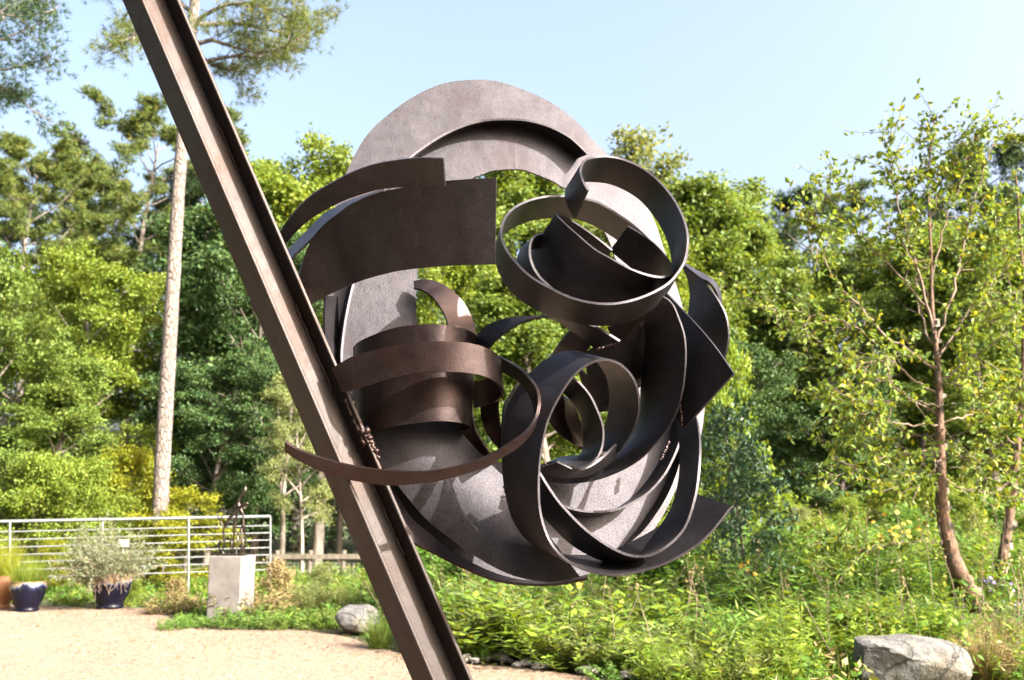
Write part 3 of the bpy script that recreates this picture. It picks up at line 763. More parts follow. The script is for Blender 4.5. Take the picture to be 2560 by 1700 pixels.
def broadleaf(seed, Hh=10, R=3.6, base=1.5, r0=0.18, n1=26, n2=6, leaves=36000, size=0.14, prof='round', clump=0.42, flat=0.55, up=0.45, trunk_wig=0.03, aspect=0.62):
    r = np.random.default_rng(seed)
    wood = MB()
    tp = [np.array([0, 0, -0.2])]
    d = np.array([0, 0, 1.0])
    for i in range(14):
        d = d + r.normal(0, trunk_wig, 3); d[2] = max(d[2], 0.9); d /= np.linalg.norm(d)
        tp.append(tp[-1] + d * (Hh * 0.97 + 0.2) / 14)
    rad = [r0 * (1.25 if i == 0 else 1) * (1 - i / 14.6) ** 0.9 + 0.008 for i in range(15)]
    wood.tube(tp, rad, 9)
    cen = []; wt = []
    for k in range(n1):
        t = (base / Hh) + (0.97 - base / Hh) * (k + r.uniform(0, 1)) / n1
        u = (t - base / Hh) / (1 - base / Hh)
        if prof == 'round': ext = math.sqrt(max(0.05, 1 - (2 * u - 0.85) ** 2 / 1.45))
        elif prof == 'cone': ext = 1.0 - 0.82 * u
        elif prof == 'bush': ext = math.sqrt(max(0.05, 1 - u ** 2.2))
        else: ext = 0.55 + 0.45 * math.sin(math.pi * min(1, u * 1.1 + 0.12))
        L = R * ext * r.uniform(0.72, 1.15)
        az = k * 2.39996 + r.normal(0, 0.4)
        el = 0.35 + 0.7 * u + r.normal(0, 0.1)
        p0 = interp_path(tp, min(t, 0.99))
        path = limb_path(p0, [math.cos(az) * math.cos(el), math.sin(az) * math.cos(el), math.sin(el)], L, r, 7, 0.25, -0.3, 0.09)
        rr = max(0.012, r0 * 0.42 * (1 - 0.7 * u))
        wood.tube(path, [rr * (1 - j / 8.5) for j in range(8)], 5, False)
        for s in range(n2):
            ts = r.uniform(0.3, 1.0)
            q0 = interp_path(path, ts)
            a2 = az + r.normal(0, 1.0); e2 = r.normal(0.25, 0.35)
            L2 = L * 0.38 * r.uniform(0.6, 1.3) * (1.15 - 0.4 * ts) + 0.15
            p2 = limb_path(q0, [math.cos(a2) * math.cos(e2), math.sin(a2) * math.cos(e2), math.sin(e2)], L2, r, 4, 0.1, -0.2, 0.12)
            wood.tube(p2, [rr * 0.4 * (1 - j / 5.5) for j in range(5)], 3, False)
            for tt in (0.45, 0.75, 1.0):
                cen.append(interp_path(p2, tt)); wt.append(0.55 + 0.6 * tt)
        cen.append(path[-1]); wt.append(1.0)
        cen.append(interp_path(path, 0.7)); wt.append(0.7)
    cen.append(tp[-1]); wt.append(1.0)
    cen = np.array(cen); wt = np.array(wt) * r.uniform(0.4, 1.5, len(wt)); wt /= wt.sum()
    idx = r.choice(len(cen), leaves, p=wt)
    sp = clump * r.uniform(0.6, 1.3, len(cen))[idx]
    off = np.clip(r.normal(size=(leaves, 3)), -1.7, 1.7) * sp[:, None] * np.array([1, 1, flat]) * 0.62
    p = cen[idx] + off
    p = p[p[:, 2] > 0.02]
    V = rand_leaves(p, size, r, up, aspect)
    ct = r.uniform(-0.22, 0.22, len(cen))[idx][:len(p)]
    tint = np.clip(r.normal(0.5, 0.2, len(p)) + ct, 0, 1)
    return wood.mesh('trunk'), fast_mesh('crown', V, 4, tint), float(np.percentile(p[:, 2], 99.93))

def pine(seed, Hh=16, R=3.2, base=6, r0=0.22, n1=22, tufts=3200, nl=0.24, k=13, w=0.018, spread=0.5):
    r = np.random.default_rng(seed)
    wood = MB()
    tp = [np.array([0, 0, -0.3])]; d = np.array([0, 0, 1.0])
    for i in range(14):
        d = d + r.normal(0, 0.03, 3); d[2] = max(d[2], 0.95); d /= np.linalg.norm(d)
        tp.append(tp[-1] + d * (Hh + 0.3) / 14)
    rad = [r0 * (1 - i / 15.5) ** 0.8 for i in range(15)]
    wood.tube(tp, rad, 10)
    cen = []; dirs = []
    for j in range(n1):
        t = (base + (Hh * 0.985 - base) * (j + r.uniform(0, 0.9)) / n1) / Hh
        u = (t * Hh - base) / (Hh - base)
        L = R * (0.55 + 0.65 * math.sin(math.pi * min(1, 0.25 + u * 0.72))) * r.uniform(0.6, 1.2)
        az = j * 2.4 + r.normal(0, 0.5); el = -0.08 + 0.75 * u + r.normal(0, 0.15)
        path = limb_path(interp_path(tp, min(t, 0.99)), [math.cos(az) * math.cos(el), math.sin(az) * math.cos(el), math.sin(el)], L, r, 8, 0.45, 0, 0.13)
        rr = max(0.02, r0 * 0.34 * (1 - 0.6 * u))
        wood.tube(path, [rr * (1 - q / 9.5) for q in range(9)], 6, False)
        for s in range(7):
            ts = r.uniform(0.35, 1.0); a2 = az + r.normal(0, 0.8); e2 = r.normal(0.3, 0.3)
            p2 = limb_path(interp_path(path, ts), [math.cos(a2) * math.cos(e2), math.sin(a2) * math.cos(e2), math.sin(e2)], L * 0.32 * r.uniform(0.6, 1.4), r, 4, 0.3, 0, 0.15)
            wood.tube(p2, [rr * 0.35 * (1 - q / 5.5) for q in range(5)], 4, False)
            for tt in (0.5, 0.8, 1.0):
                cen.append(interp_path(p2, tt)); dirs.append(p2[-1] - p2[0])
    cen = np.array(cen); dirs = unit(np.array(dirs))
    idx = r.integers(0, len(cen), tufts)
    off = r.normal(size=(tufts, 3)) * spread * np.array([0.6, 0.6, 0.34])
    c = cen[idx] + off
    ax_ = unit(dirs[idx] + r.normal(0, 0.45, (tufts, 3)) + np.array([0, 0, 0.35]))
    cc = np.repeat(c, k, 0); aa = np.repeat(ax_, k, 0)
    nd_ = unit(aa * 0.75 + r.normal(0, 0.62, (tufts * k, 3)))
    wv = unit(np.cross(nd_, r.normal(size=(tufts * k, 3)))) * w / 2
    L = nl * r.uniform(0.7, 1.2, (tufts * k, 1))
    base_ = cc + aa * r.uniform(-0.06, 0.06, (tufts * k, 1))
    V = np.stack([base_ + wv, base_ - wv, base_ + nd_ * L], 1).reshape(-1, 3)
    tint = np.clip(np.repeat(r.normal(0.5, 0.22, tufts), k) + r.normal(0, 0.1, tufts * k), 0, 1)
    return wood.mesh('trunk'), fast_mesh('crown', V, 3, tint), float(np.percentile(c[:, 2], 99.5))

def put_tree(name, label, proto, leafm, barkm, px, Y, top_py, rz=0, wide=1.0, group=None, protoH=10.0, lean=(0, 0)):
    x = XatD(px, Y); z = float(hz(x, Y)) - 0.03
    Hn = P(px, top_py, Y).z - z
    s = Hn / proto[2]
    t = thing(name, label, 'tree', (x, Y, z), rz, group, (s * wide, s * wide, s))
    t.rotation_euler = (lean[0], lean[1], rz)
    link('trunk', proto[0], t, barkm); link('crown', proto[1], t, leafm)
    return t

PA = broadleaf(11, R=3.9, base=1.4, leaves=54000, size=0.135, clump=0.40)
PB = broadleaf(12, R=2.5, base=2.0, n1=30, leaves=46000, size=0.12, prof='tall', clump=0.37)
PC = broadleaf(13, R=3.2, base=2.2, n1=30, leaves=44000, size=0.13, prof='cone', clump=0.38, flat=0.5)
PD = broadleaf(14, R=3.0, base=3.2, n1=24, leaves=26000, size=0.14, prof='round', clump=0.5, flat=0.4)
PBU = broadleaf(15, Hh=4, R=2.0, base=0.15, r0=0.06, n1=26, n2=6, leaves=20000, size=0.105, prof='bush', clump=0.34, flat=0.7)
PBV = broadleaf(16, Hh=4, R=1.7, base=0.3, r0=0.05, n1=20, n2=5, leaves=9000, size=0.12, prof='tall', clump=0.30, flat=0.6)
PBS = broadleaf(17, Hh=4, R=2.2, base=0.1, r0=0.05, n1=30, n2=6, leaves=3400, size=0.34, prof='bush', clump=0.5, flat=0.8, up=0.6, aspect=0.42)
PBT = broadleaf(18, Hh=4, R=2.0, base=0.1, r0=0.05, n1=26, n2=6, leaves=4200, size=0.36, prof='bush', clump=0.55, flat=0.8, up=0.4, aspect=0.2)
PP1 = pine(21, Hh=16, R=4.0, base=7.2, tufts=15000, n1=30, k=9, w=0.032, nl=0.20, spread=0.27)
PP2 = pine(22, Hh=16, R=3.6, base=5.6, tufts=15000, n1=30, k=9, w=0.032, nl=0.20, spread=0.27)

G1 = 'pines beyond the gate'; G2 = 'woodland trees behind the sculpture'; G3 = 'shrubs along the metal gate'
# --- left side
put_tree('pine_tree', 'rounded pine left of the tall bare trunk', PP1, L_PINE, BARKP, 285, 44, 262, 0.4, 1.0, G1, 16)
put_tree('pine_tree', 'dark green pine at the far left edge behind the leafy trees', PP2, L_PINE, BARKP, 45, 40, 352, 1.9, 1.05, G1, 16)
put_tree('pine_tree', 'low pine crown between the far left pine and the rounded pine', PP1, L_PIND, BARKP, 190, 47, 470, 3.9, 1.0, G1, 16)
put_tree('pine_tree', 'pine crown filling the sky right behind the tall bare trunk', PP2, L_PIND, BARKP, 440, 46, 420, 4.4, 0.9, G1, 16)
put_tree('leafy_tree', 'broad yellow-green tree left of the tall bare trunk', PA, L_YEL, BARK, 225, 27, 590, 0.3, 0.98, G2)
put_tree('leafy_tree', 'mid green tree cut by the left edge of the picture', PA, L_MID, BARK, -30, 24, 600, 2.2, 0.85, G2)
put_tree('leafy_tree', 'green tree filling the gap left of the broad yellow-green tree', PA, L_MID, BARK, 60, 33, 640, 5.2, 1.1, G2)
put_tree('leafy_tree', 'green tree low behind the blue pots', PC, L_MID, BARK, 90, 22.5, 880, 1.2, 1.25, G2)
put_tree('leafy_tree', 'dark green tree between the bare trunk and the beam', PB, L_DRK, BARK, 520, 30, 480, 0.9, 1.25, G2)
put_tree('leafy_tree', 'dark green tree behind the lower part of the beam', PA, L_DRK, BARK, 640, 29, 560, 2.6, 0.9, G2)
put_tree('leafy_tree', 'dark low tree behind the small bronze statue', PA, L_DRK, BARK, 520, 25, 860, 4.0, 1.15, G2)
put_tree('leafy_tree', 'slim light green tree top just right of the beam', PB, L_MID, BARK, 662, 37, 375, 1.0, 0.8, G2)
put_tree('leafy_tree', 'light green tree left of the purple curved plates', PB, L_YEL, BARK, 745, 35, 405, 2.0, 1.1, G2)
put_tree('leafy_tree', 'light green tree top touching the left rim of the wheel plate', PB, L_YEL, BARK, 840, 38, 375, 3.1, 0.85, G2)
put_tree('understory_tree', 'slender pale-leaved tree with bare grey trunk behind the beam', PD, L_PALE, BARKL, 760, 22, 930, 0.5, 0.62, G2)
put_tree('understory_tree', 'thin understory tree in deep shade right of the statue', PD, L_DRK, BARK, 708, 24.5, 880, 1.7, 0.7, G2)
# --- behind the sculpture
put_tree('leafy_tree', 'sunlit tree seen through the left opening of the sculpture', PA, L_YEL, BARK, 1120, 27, 560, 5.1, 1.0, G2)
put_tree('leafy_tree', 'tall tree seen through the hole of the wheel plate', PB, L_MID, BARK, 1290, 34, 360, 0.2, 1.2, G2)
put_tree('leafy_tree', 'green tree seen through the eye of the front loop', PC, L_MID, BARK, 1400, 25, 690, 3.3, 1.2, G2)
put_tree('leafy_tree', 'pale tree top rising right of the wheel plate', PB, L_PALE, BARK, 1520, 37, 375, 4.1, 1.1, G2)
put_tree('leafy_tree', 'bright tree beside the upper right loop', PA, L_YEL, BARK, 1650, 31, 480, 1.4, 0.9, G2)
put_tree('leafy_tree', 'tall light green tree right of the double loop', PB, L_MID, BARK, 1790, 36, 445, 5.5, 1.1, G2)
put_tree('leafy_tree', 'pointed green tree left of the birch crown', PC, L_MID, BARK, 1915, 33, 438, 2.9, 1.05, G2)
put_tree('leafy_tree', 'dark tree in the shade below the pointed green tree', PA, L_DRK, BARK, 1880, 27, 800, 0.8, 1.1, G2)
put_tree('pine_tree', 'dark pine showing through the birch crown', PP1, L_PIND, BARKP, 2110, 42, 480, 2.3, 1.0, G1, 16)
put_tree('pine_tree', 'dark pine at the right edge of the picture', PP2, L_PIND, BARKP, 2560, 36, 350, 5.3, 1.1, G1, 16)
put_tree('leafy_tree', 'green tree behind the birch stems', PA, L_MID, BARK, 2300, 30, 640, 4.6, 1.0, G2)
put_tree('leafy_tree', 'green tree behind the right-hand birch', PB, L_MID, BARK, 2500, 28, 520, 0.7, 1.3, G2)
put_tree('leafy_tree', 'mid green tree closing the gap left of the birch crown', PA, L_MID, BARK, 2170, 33, 600, 1.9, 1.1, G2)
put_tree('leafy_tree', 'mid green tree closing the gap between the two birches', PA, L_YEL, BARK, 2420, 34, 610, 3.4, 1.1, G2)
put_tree('leafy_tree', 'dark tree low between sculpture and birch', PC, L_DRK, BARK, 2080, 25, 930, 5.9, 1.4, G2)
# --- shrubs
def put_shrub(name, label, proto, leafm, px, Y, top_py, rz=0, wide=1.0, group=None, base_z=None):
    x = XatD(px, Y); z = float(hz(x, Y)) - 0.03
    s = (P(px, top_py, Y).z - z) / proto[2]
    t = thing(name, label, 'shrub', (x, Y, z), rz, group, (s * wide, s * wide, s))
    link('stem', proto[0], t, BARK); link('foliage', proto[1], t, leafm)
    return t
put_shrub('shrub', 'golden leafy shrub behind the gate right of the bare trunk', PBV, L_GOLD, 470, 20.6, 1215, 0.3, 1.5, G3)
put_shrub('shrub', 'golden green shrub behind the gate left of the bare trunk', PBU, L_GOLD, 330, 21.2, 1110, 1.3, 0.8, G3)
put_shrub('shrub', 'yellow-green shrub behind the gate above the plant label', PBU, L_YEL, 215, 20.2, 1140, 2.3, 0.85, G3)
put_shrub('shrub', 'yellow-green shrub behind the gate above the blue pot', PBU, L_YEL, 95, 20.0, 1130, 3.3, 0.9, G3)
put_shrub('shrub', 'green shrub behind the gate at the left picture edge', PBU, L_MID, -20, 20.3, 1120, 4.3, 0.9, G3)
put_shrub('shrub', 'low golden shrub between the gate bars beside the statue', PBV, L_GOLD, 410, 19.6, 1290, 5.0, 1.5, G3)
put_shrub('shrub', 'low yellow shrub showing through the gate above the wispy pot plant', PBU, L_GOLD, 140, 19.0, 1345, 5.6, 0.9, G3)

GS = 'shrubs in the planted bed'
put_shrub('shrub', 'rounded lime shrub beyond the bed left of the birch trunk', PBU, L_LIME, 2125, 19, 1240, 0.5, 0.75, GS)
put_shrub('shrub', 'golden-brown shrub between the lime shrub and the birch', PBU, L_GOLD, 2215, 21, 1200, 1.5, 0.6, GS)
put_shrub('shrub', 'yellow-green shrub behind the birch trunk', PBU, L_YEL, 2400, 17, 1230, 2.5, 0.9, GS)
put_shrub('shrub', 'yellow-green shrub at the right edge behind the thin birch stem', PBU, L_LIME, 2580, 15.5, 1270, 3.5, 0.9, GS)
put_shrub('shrub', 'pale green shrub right of the pointed steel tail', PBU, L_PALE, 1990, 18, 1265, 4.5, 0.75, GS)
put_shrub('shrub', 'bright sapling right of the square steel plate', PBV, L_LIME, 1835, 14.5, 830, 0.0, 0.42, GS)
put_shrub('shrub', 'green bush behind the lower right of the sculpture', PBU, L_MID, 1700, 20, 1180, 0.9, 0.9, GS)
put_shrub('shrub', 'low bush seen below the wheel plate', PBS, L_YEL, 1460, 20, 1330, 1.9, 1.2, GS)
put_shrub('shrub', 'low green bush right of the beam behind the bed', PBS, L_MID, 1120, 20, 1340, 2.9, 1.2, GS)
put_shrub('shrub', 'brownish shrub right of the pedestal', PBS, L_DRY, 700, 16.2, 1395, 3.7, 0.95, 'shrubs by the pedestal')
put_shrub('shrub', 'pale fern-like shrub between pedestal shrub and beam', PBV, L_PALE, 800, 16.8, 1405, 4.7, 1.2, 'shrubs by the pedestal')
put_shrub('shrub', 'brown-green shrub left of the pedestal', PBS, L_DRY, 455, 16.4, 1440, 5.7, 0.9, 'shrubs by the pedestal')
put_shrub('shrub', 'low green shrub right behind the large blue pot', PBS, L_YEL, 350, 16.8, 1440, 0.7, 0.9, 'shrubs by the pedestal')

# dark-leaved shrub with large glossy leaves
PSH = broadleaf(31, Hh=4, R=1.7, base=0.9, r0=0.05, n1=22, n2=5, leaves=3600, size=0.20, prof='tall', clump=0.36, flat=0.5, up=0.7, aspect=0.42)
put_shrub('large_leaved_shrub', 'dark glossy large-leaved shrub right of the pointed steel tail', PSH, L_SHR, 1862, 12.6, 1000, 0.4, 0.62)

# unseen trees added left of and behind the viewpoint to darken the steel's reflections
for i, (x, y, h, pr, lm) in enumerate([(-14, 5, 10, PA, L_DRK), (-13, -2, 12, PA, L_DRK), (-9.5, -7.5, 12, PA, L_DRK), (-4, -10, 12, PA, L_DRK), (1.5, -11, 12, PA, L_DRK), (-21, 13, 13, PA, L_MID), (-9, -14, 16, PA, L_DRK), (-1, -16, 17, PA, L_DRK), (-15, -8, 15, PA, L_DRK)]):
    t = thing('leafy_tree', 'added woodland tree out of view, darkening the steel reflections', 'tree', (x, y, -.03), i * 1.3, 'unseen trees added for the steel reflections', (h / 10,) * 3)
    link('trunk', pr[0], t, BARK); link('crown', pr[1], t, lm)

GM = 'bushes filling the planted bed'
for k, (px, Y, tp, lm, w, lab) in enumerate([(1180, 15.5, 1365, L_HERB, 1.2, 'fresh green bush right of the beam'), (1290, 16.5, 1380, L_YEL, 1.2, 'yellow-green bush below the wheel plate'), (1400, 15, 1395, L_HERB, 1.3, 'fresh green bush under the lowest steel curve'),
        (1560, 15.5, 1370, L_LIME, 1.3, 'lime bush below the right of the wheel'), (1680, 14.5, 1350, L_HERB, 1.2, 'fresh green bush left below the pointed tail'), (1940, 14.5, 1310, L_HERB, 1.2, 'green bush behind the lance-leaved plant'), (2060, 14, 1345, L_HERB, 1.3, 'fresh green bush in the middle of the bed'),
        (2190, 13.5, 1365, L_HERB, 1.3, 'fresh green bush left of the birch foot'), (2290, 15.5, 1320, L_LIME, 1.2, 'lime bush left of the birch trunk'), (2430, 15, 1330, L_YEL, 1.1, 'yellow-green bush between the birch trunks'), (1060, 17, 1350, L_HERB, 1.3, 'green bush close behind the beam'),
        (1640, 19, 1290, L_YEL, 1.3, 'yellow-green bush seen right under the steel curls'), (1790, 18.5, 1270, L_HERB, 1.2, 'green bush behind the dark glossy shrub'), (1930, 19.5, 1215, L_LIME, 1.1, 'tall lime bush right of the dark glossy shrub'), (2040, 17.5, 1285, L_YEL, 1.1, 'yellow-green bush left of the rounded lime shrub'),
        (2250, 18, 1260, L_HERB, 1.1, 'green bush right of the rounded lime shrub'), (2500, 17.5, 1230, L_HERB, 1.2, 'green bush behind the thin birch stem'), (2330, 20, 1180, L_YEL, 1.2, 'tall yellow-green bush behind the birch trunk')]):
    put_shrub('bed_bush', lab, (PBS, PBT)[k % 2], lm, px, Y, tp, k * 1.1, w * 1.1, GM)

# ------------------------------------------------------------------ tall pine with bare trunk in front
def tall_pine():
    Y = 20.5
    base = G(398, 1455); base = Vector((XatD(398, Y), Y, -0.05))
    t = thing('pine_tree', 'tall bare pine trunk rising beside the beam, crown above it', 'tree', tuple(base), 0, None)
    r = np.random.default_rng(51)
    pts = [P(397, 1390, Y) - base, P(405, 1180, Y) - base, P(418, 950, Y) - base, P(433, 700, Y) - base, P(448, 450, Y) - base, P(468, 200, Y) - base, P(487, 0, Y) - base, P(505, -250, Y) - base, P(515, -480, Y) - base, P(520, -640, Y) - base]
    pts = [Vector((pts[0].x, 0, 0))] + pts
    rad = [.185, .17, .160, .152, .143, .132, .118, .105, .085, .055, .02]
    mb = MB()
    sp = spline(pts, 6)
    rr = np.interp(np.linspace(0, 1, len(sp)), np.linspace(0, 1, len(rad)), rad)
    rr = [x * (1 + 0.03 * math.sin(i * 2.1)) for i, x in enumerate(rr)]
    mb.tube(sp, rr, 16)
    cen = []; dirs = []
    limbs = [((480, 60), [(540, 22), (600, 8), (680, 25), (740, 60)], -0.6), ((490, 110), [(530, 100), (545, 105), (640, 130), (720, 110), (800, 60)], -0.2), ((478, 165), [(520, 152), (590, 140), (660, 140), (740, 100), (790, 70)], 0.5),
             ((478, 30), [(420, -10), (350, 10), (290, 60)], 0.5), ((480, 70), [(420, 60), (350, 70), (330, 110)], -0.8), ((490, -60), [(560, -90), (680, -70), (760, -30)], 0.2), ((490, -120), [(420, -150), (340, -130), (270, -60)], 0.4),
             ((500, -200), [(580, -230), (660, -220)], -0.4), ((505, -280), [(440, -310), (390, -300)], 0.4), ((512, -400), [(560, -450), (600, -470)], 0.1), ((485, 130), [(540, 165), (600, 175), (640, 160)], 1.2), ((482, 60), [(600, 60), (700, 80), (760, 80)], 1.6)]
    for (st, ps, dy) in limbs:
        q = [P(st[0], st[1], Y) - base] + [P(p[0], p[1], Y + dy * (i + 1) / len(ps) * 1.3) - base for i, p in enumerate(ps)]
        path = spline(q, 5)
        mb.tube(path, [0.055 * (1 - 0.85 * i / len(path)) for i in range(len(path))], 6, False)
        n = len(path)
        for s in range(16):
            k = int(r.uniform(0.28, 1.0) * (n - 1))
            d = np.array(path[min(k + 1, n - 1)] - path[max(k - 1, 0)]); d /= (np.linalg.norm(d) + 1e-9)
            d = d + r.normal(0, 0.8, 3) + np.array([0, 0, 0.05])
            p2 = limb_path(path[k], d, r.uniform(0.35, 0.95), r, 4, 0.1, 0, 0.2)
            mb.tube(p2, [0.016, .013, .01, .008, .005], 4, False)
            for tt in (0.45, 0.7, 0.85, 1.0):
                cen.append(interp_path(p2, tt)); dirs.append(p2[-1] - p2[0])
    mb.build('trunk', BARKP, t)
    cen = np.array(cen); dirs = unit(np.array(dirs))
    tufts = 3300; k = 18
    idx = r.integers(0, len(cen), tufts)
    c = cen[idx] + r.normal(size=(tufts, 3)) * np.array([.16, .16, .11])
    axx = unit(dirs[idx] + r.normal(0, 0.5, (tufts, 3)))
    cc = np.repeat(c, k, 0); aa = np.repeat(axx, k, 0)
    dd = unit(aa * 0.8 + r.normal(0, 0.6, (tufts * k, 3)))
    wv = unit(np.cross(dd, r.normal(size=(tufts * k, 3)))) * 0.0045
    L = 0.19 * r.uniform(0.7, 1.2, (tufts * k, 1))
    V = np.stack([cc + wv, cc - wv, cc + dd * L], 1).reshape(-1, 3)
    tint = np.clip(np.repeat(r.normal(0.62, 0.22, tufts), k) + r.normal(0, 0.1, tufts * k), 0, 1)
    link('crown', fast_mesh('crown', V, 3, tint), t, L_PINE)
tall_pine()

def corner_pine():
    Y = 17.0
    base = Vector((XatD(-330, Y), Y, -0.03))
    t = thing('pine_tree', 'dark needled branches hanging in at the upper left corner', 'tree', tuple(base))
    r = np.random.default_rng(52)
    mb = MB()
    q = [Vector((0, 0, 0)), P(-320, 800, Y) - base, P(-300, 300, Y) - base, P(-280, -100, Y) - base, P(-270, -500, Y) - base]
    sp = spline(q, 6); mb.tube(sp, [0.24 * (1 - 0.75 * i / len(sp)) for i in range(len(sp))], 12)
    cen = []; dirs = []
    for (st, ps, dy) in [((-290, -60), [(-150, -40), (-60, 10), (30, 40), (110, 30)], -.5), ((-290, 60), [(-150, 100), (-40, 110), (50, 80), (95, 60)], .4), ((-292, 130), [(-140, 150), (-30, 175), (60, 165), (130, 140)], -.2),
                         ((-295, 180), [(-150, 200), (-30, 210), (40, 240), (90, 285)], .3), ((-285, -160), [(-150, -150), (-30, -80), (60, -20), (80, 5)], .1), ((-280, -250), [(-120, -260), (20, -200), (80, -120)], 0), ((-300, 200), [(-120, 260), (-20, 230), (50, 255)], .9),
                         ((-300, 250), [(-200, 300), (-90, 330)], .2), ((-288, 20), [(-130, 40), (-20, 60), (40, 10)], 1.0)]:
        qq = [P(st[0], st[1], Y) - base] + [P(p[0], p[1], Y + dy * (i + 1) / len(ps) * 1.2) - base for i, p in enumerate(ps)]
        path = spline(qq, 5); n = len(path)
        mb.tube(path, [0.04 * (1 - 0.85 * i / n) for i in range(n)], 6, False)
        for s in range(18):
            k = int(r.uniform(0.3, 1.0) * (n - 1))
            d = np.array(path[min(k + 1, n - 1)] - path[max(k - 1, 0)]); d /= (np.linalg.norm(d) + 1e-9)
            p2 = limb_path(path[k], d + r.normal(0, 0.7, 3), r.uniform(0.25, 0.65), r, 4, 0.05, 0, 0.2)
            mb.tube(p2, [0.012, .01, .008, .006, .004], 4, False)
            for tt in (0.4, 0.7, 1.0): cen.append(interp_path(p2, tt)); dirs.append(p2[-1] - p2[0])
    mb.build('trunk', BARKP, t)
    cen = np.array(cen); dirs = unit(np.array(dirs)); tufts = 2200; k = 16
    idx = r.integers(0, len(cen), tufts)
    c = cen[idx] + r.normal(size=(tufts, 3)) * np.array([.11, .11, .08])
    aa = np.repeat(unit(dirs[idx] + r.normal(0, 0.5, (tufts, 3))), k, 0); cc = np.repeat(c, k, 0)
    dd = unit(aa * 0.8 + r.normal(0, 0.6, (tufts * k, 3)))
    wv = unit(np.cross(dd, r.normal(size=(tufts * k, 3)))) * 0.0045
    V = np.stack([cc + wv, cc - wv, cc + dd * 0.13 * r.uniform(0.7, 1.2, (tufts * k, 1))], 1).reshape(-1, 3)
    link('crown', fast_mesh('crown', V, 3, np.clip(np.repeat(r.normal(0.45, 0.22, tufts), k), 0, 1)), t, L_PIND)
corner_pine()

# ------------------------------------------------------------------ birches (each big leaf on its own twig)
def ovate(p, a, n, L, W):
    """pointed oval leaf of four triangles folded along the midrib: 2 quads"""
    b = unit(np.cross(n, a)); L = L[:, None]; W = W[:, None]
    m = p + a * L * 0.42; tip = p + a * L - n * L * 0.12
    l = m + b * W / 2 + n * W * 0.14; rr = m - b * W / 2 + n * W * 0.14
    q = p + a * L * 0.75
    l2 = q + b * W * 0.30 + n * W * 0.05; r2_ = q - b * W * 0.30 + n * W * 0.05
    A = np.stack([p, l, l2, tip], 1); B = np.stack([p, tip, r2_, rr], 1)
    return np.concatenate([A, B], 1).reshape(-1, 3)

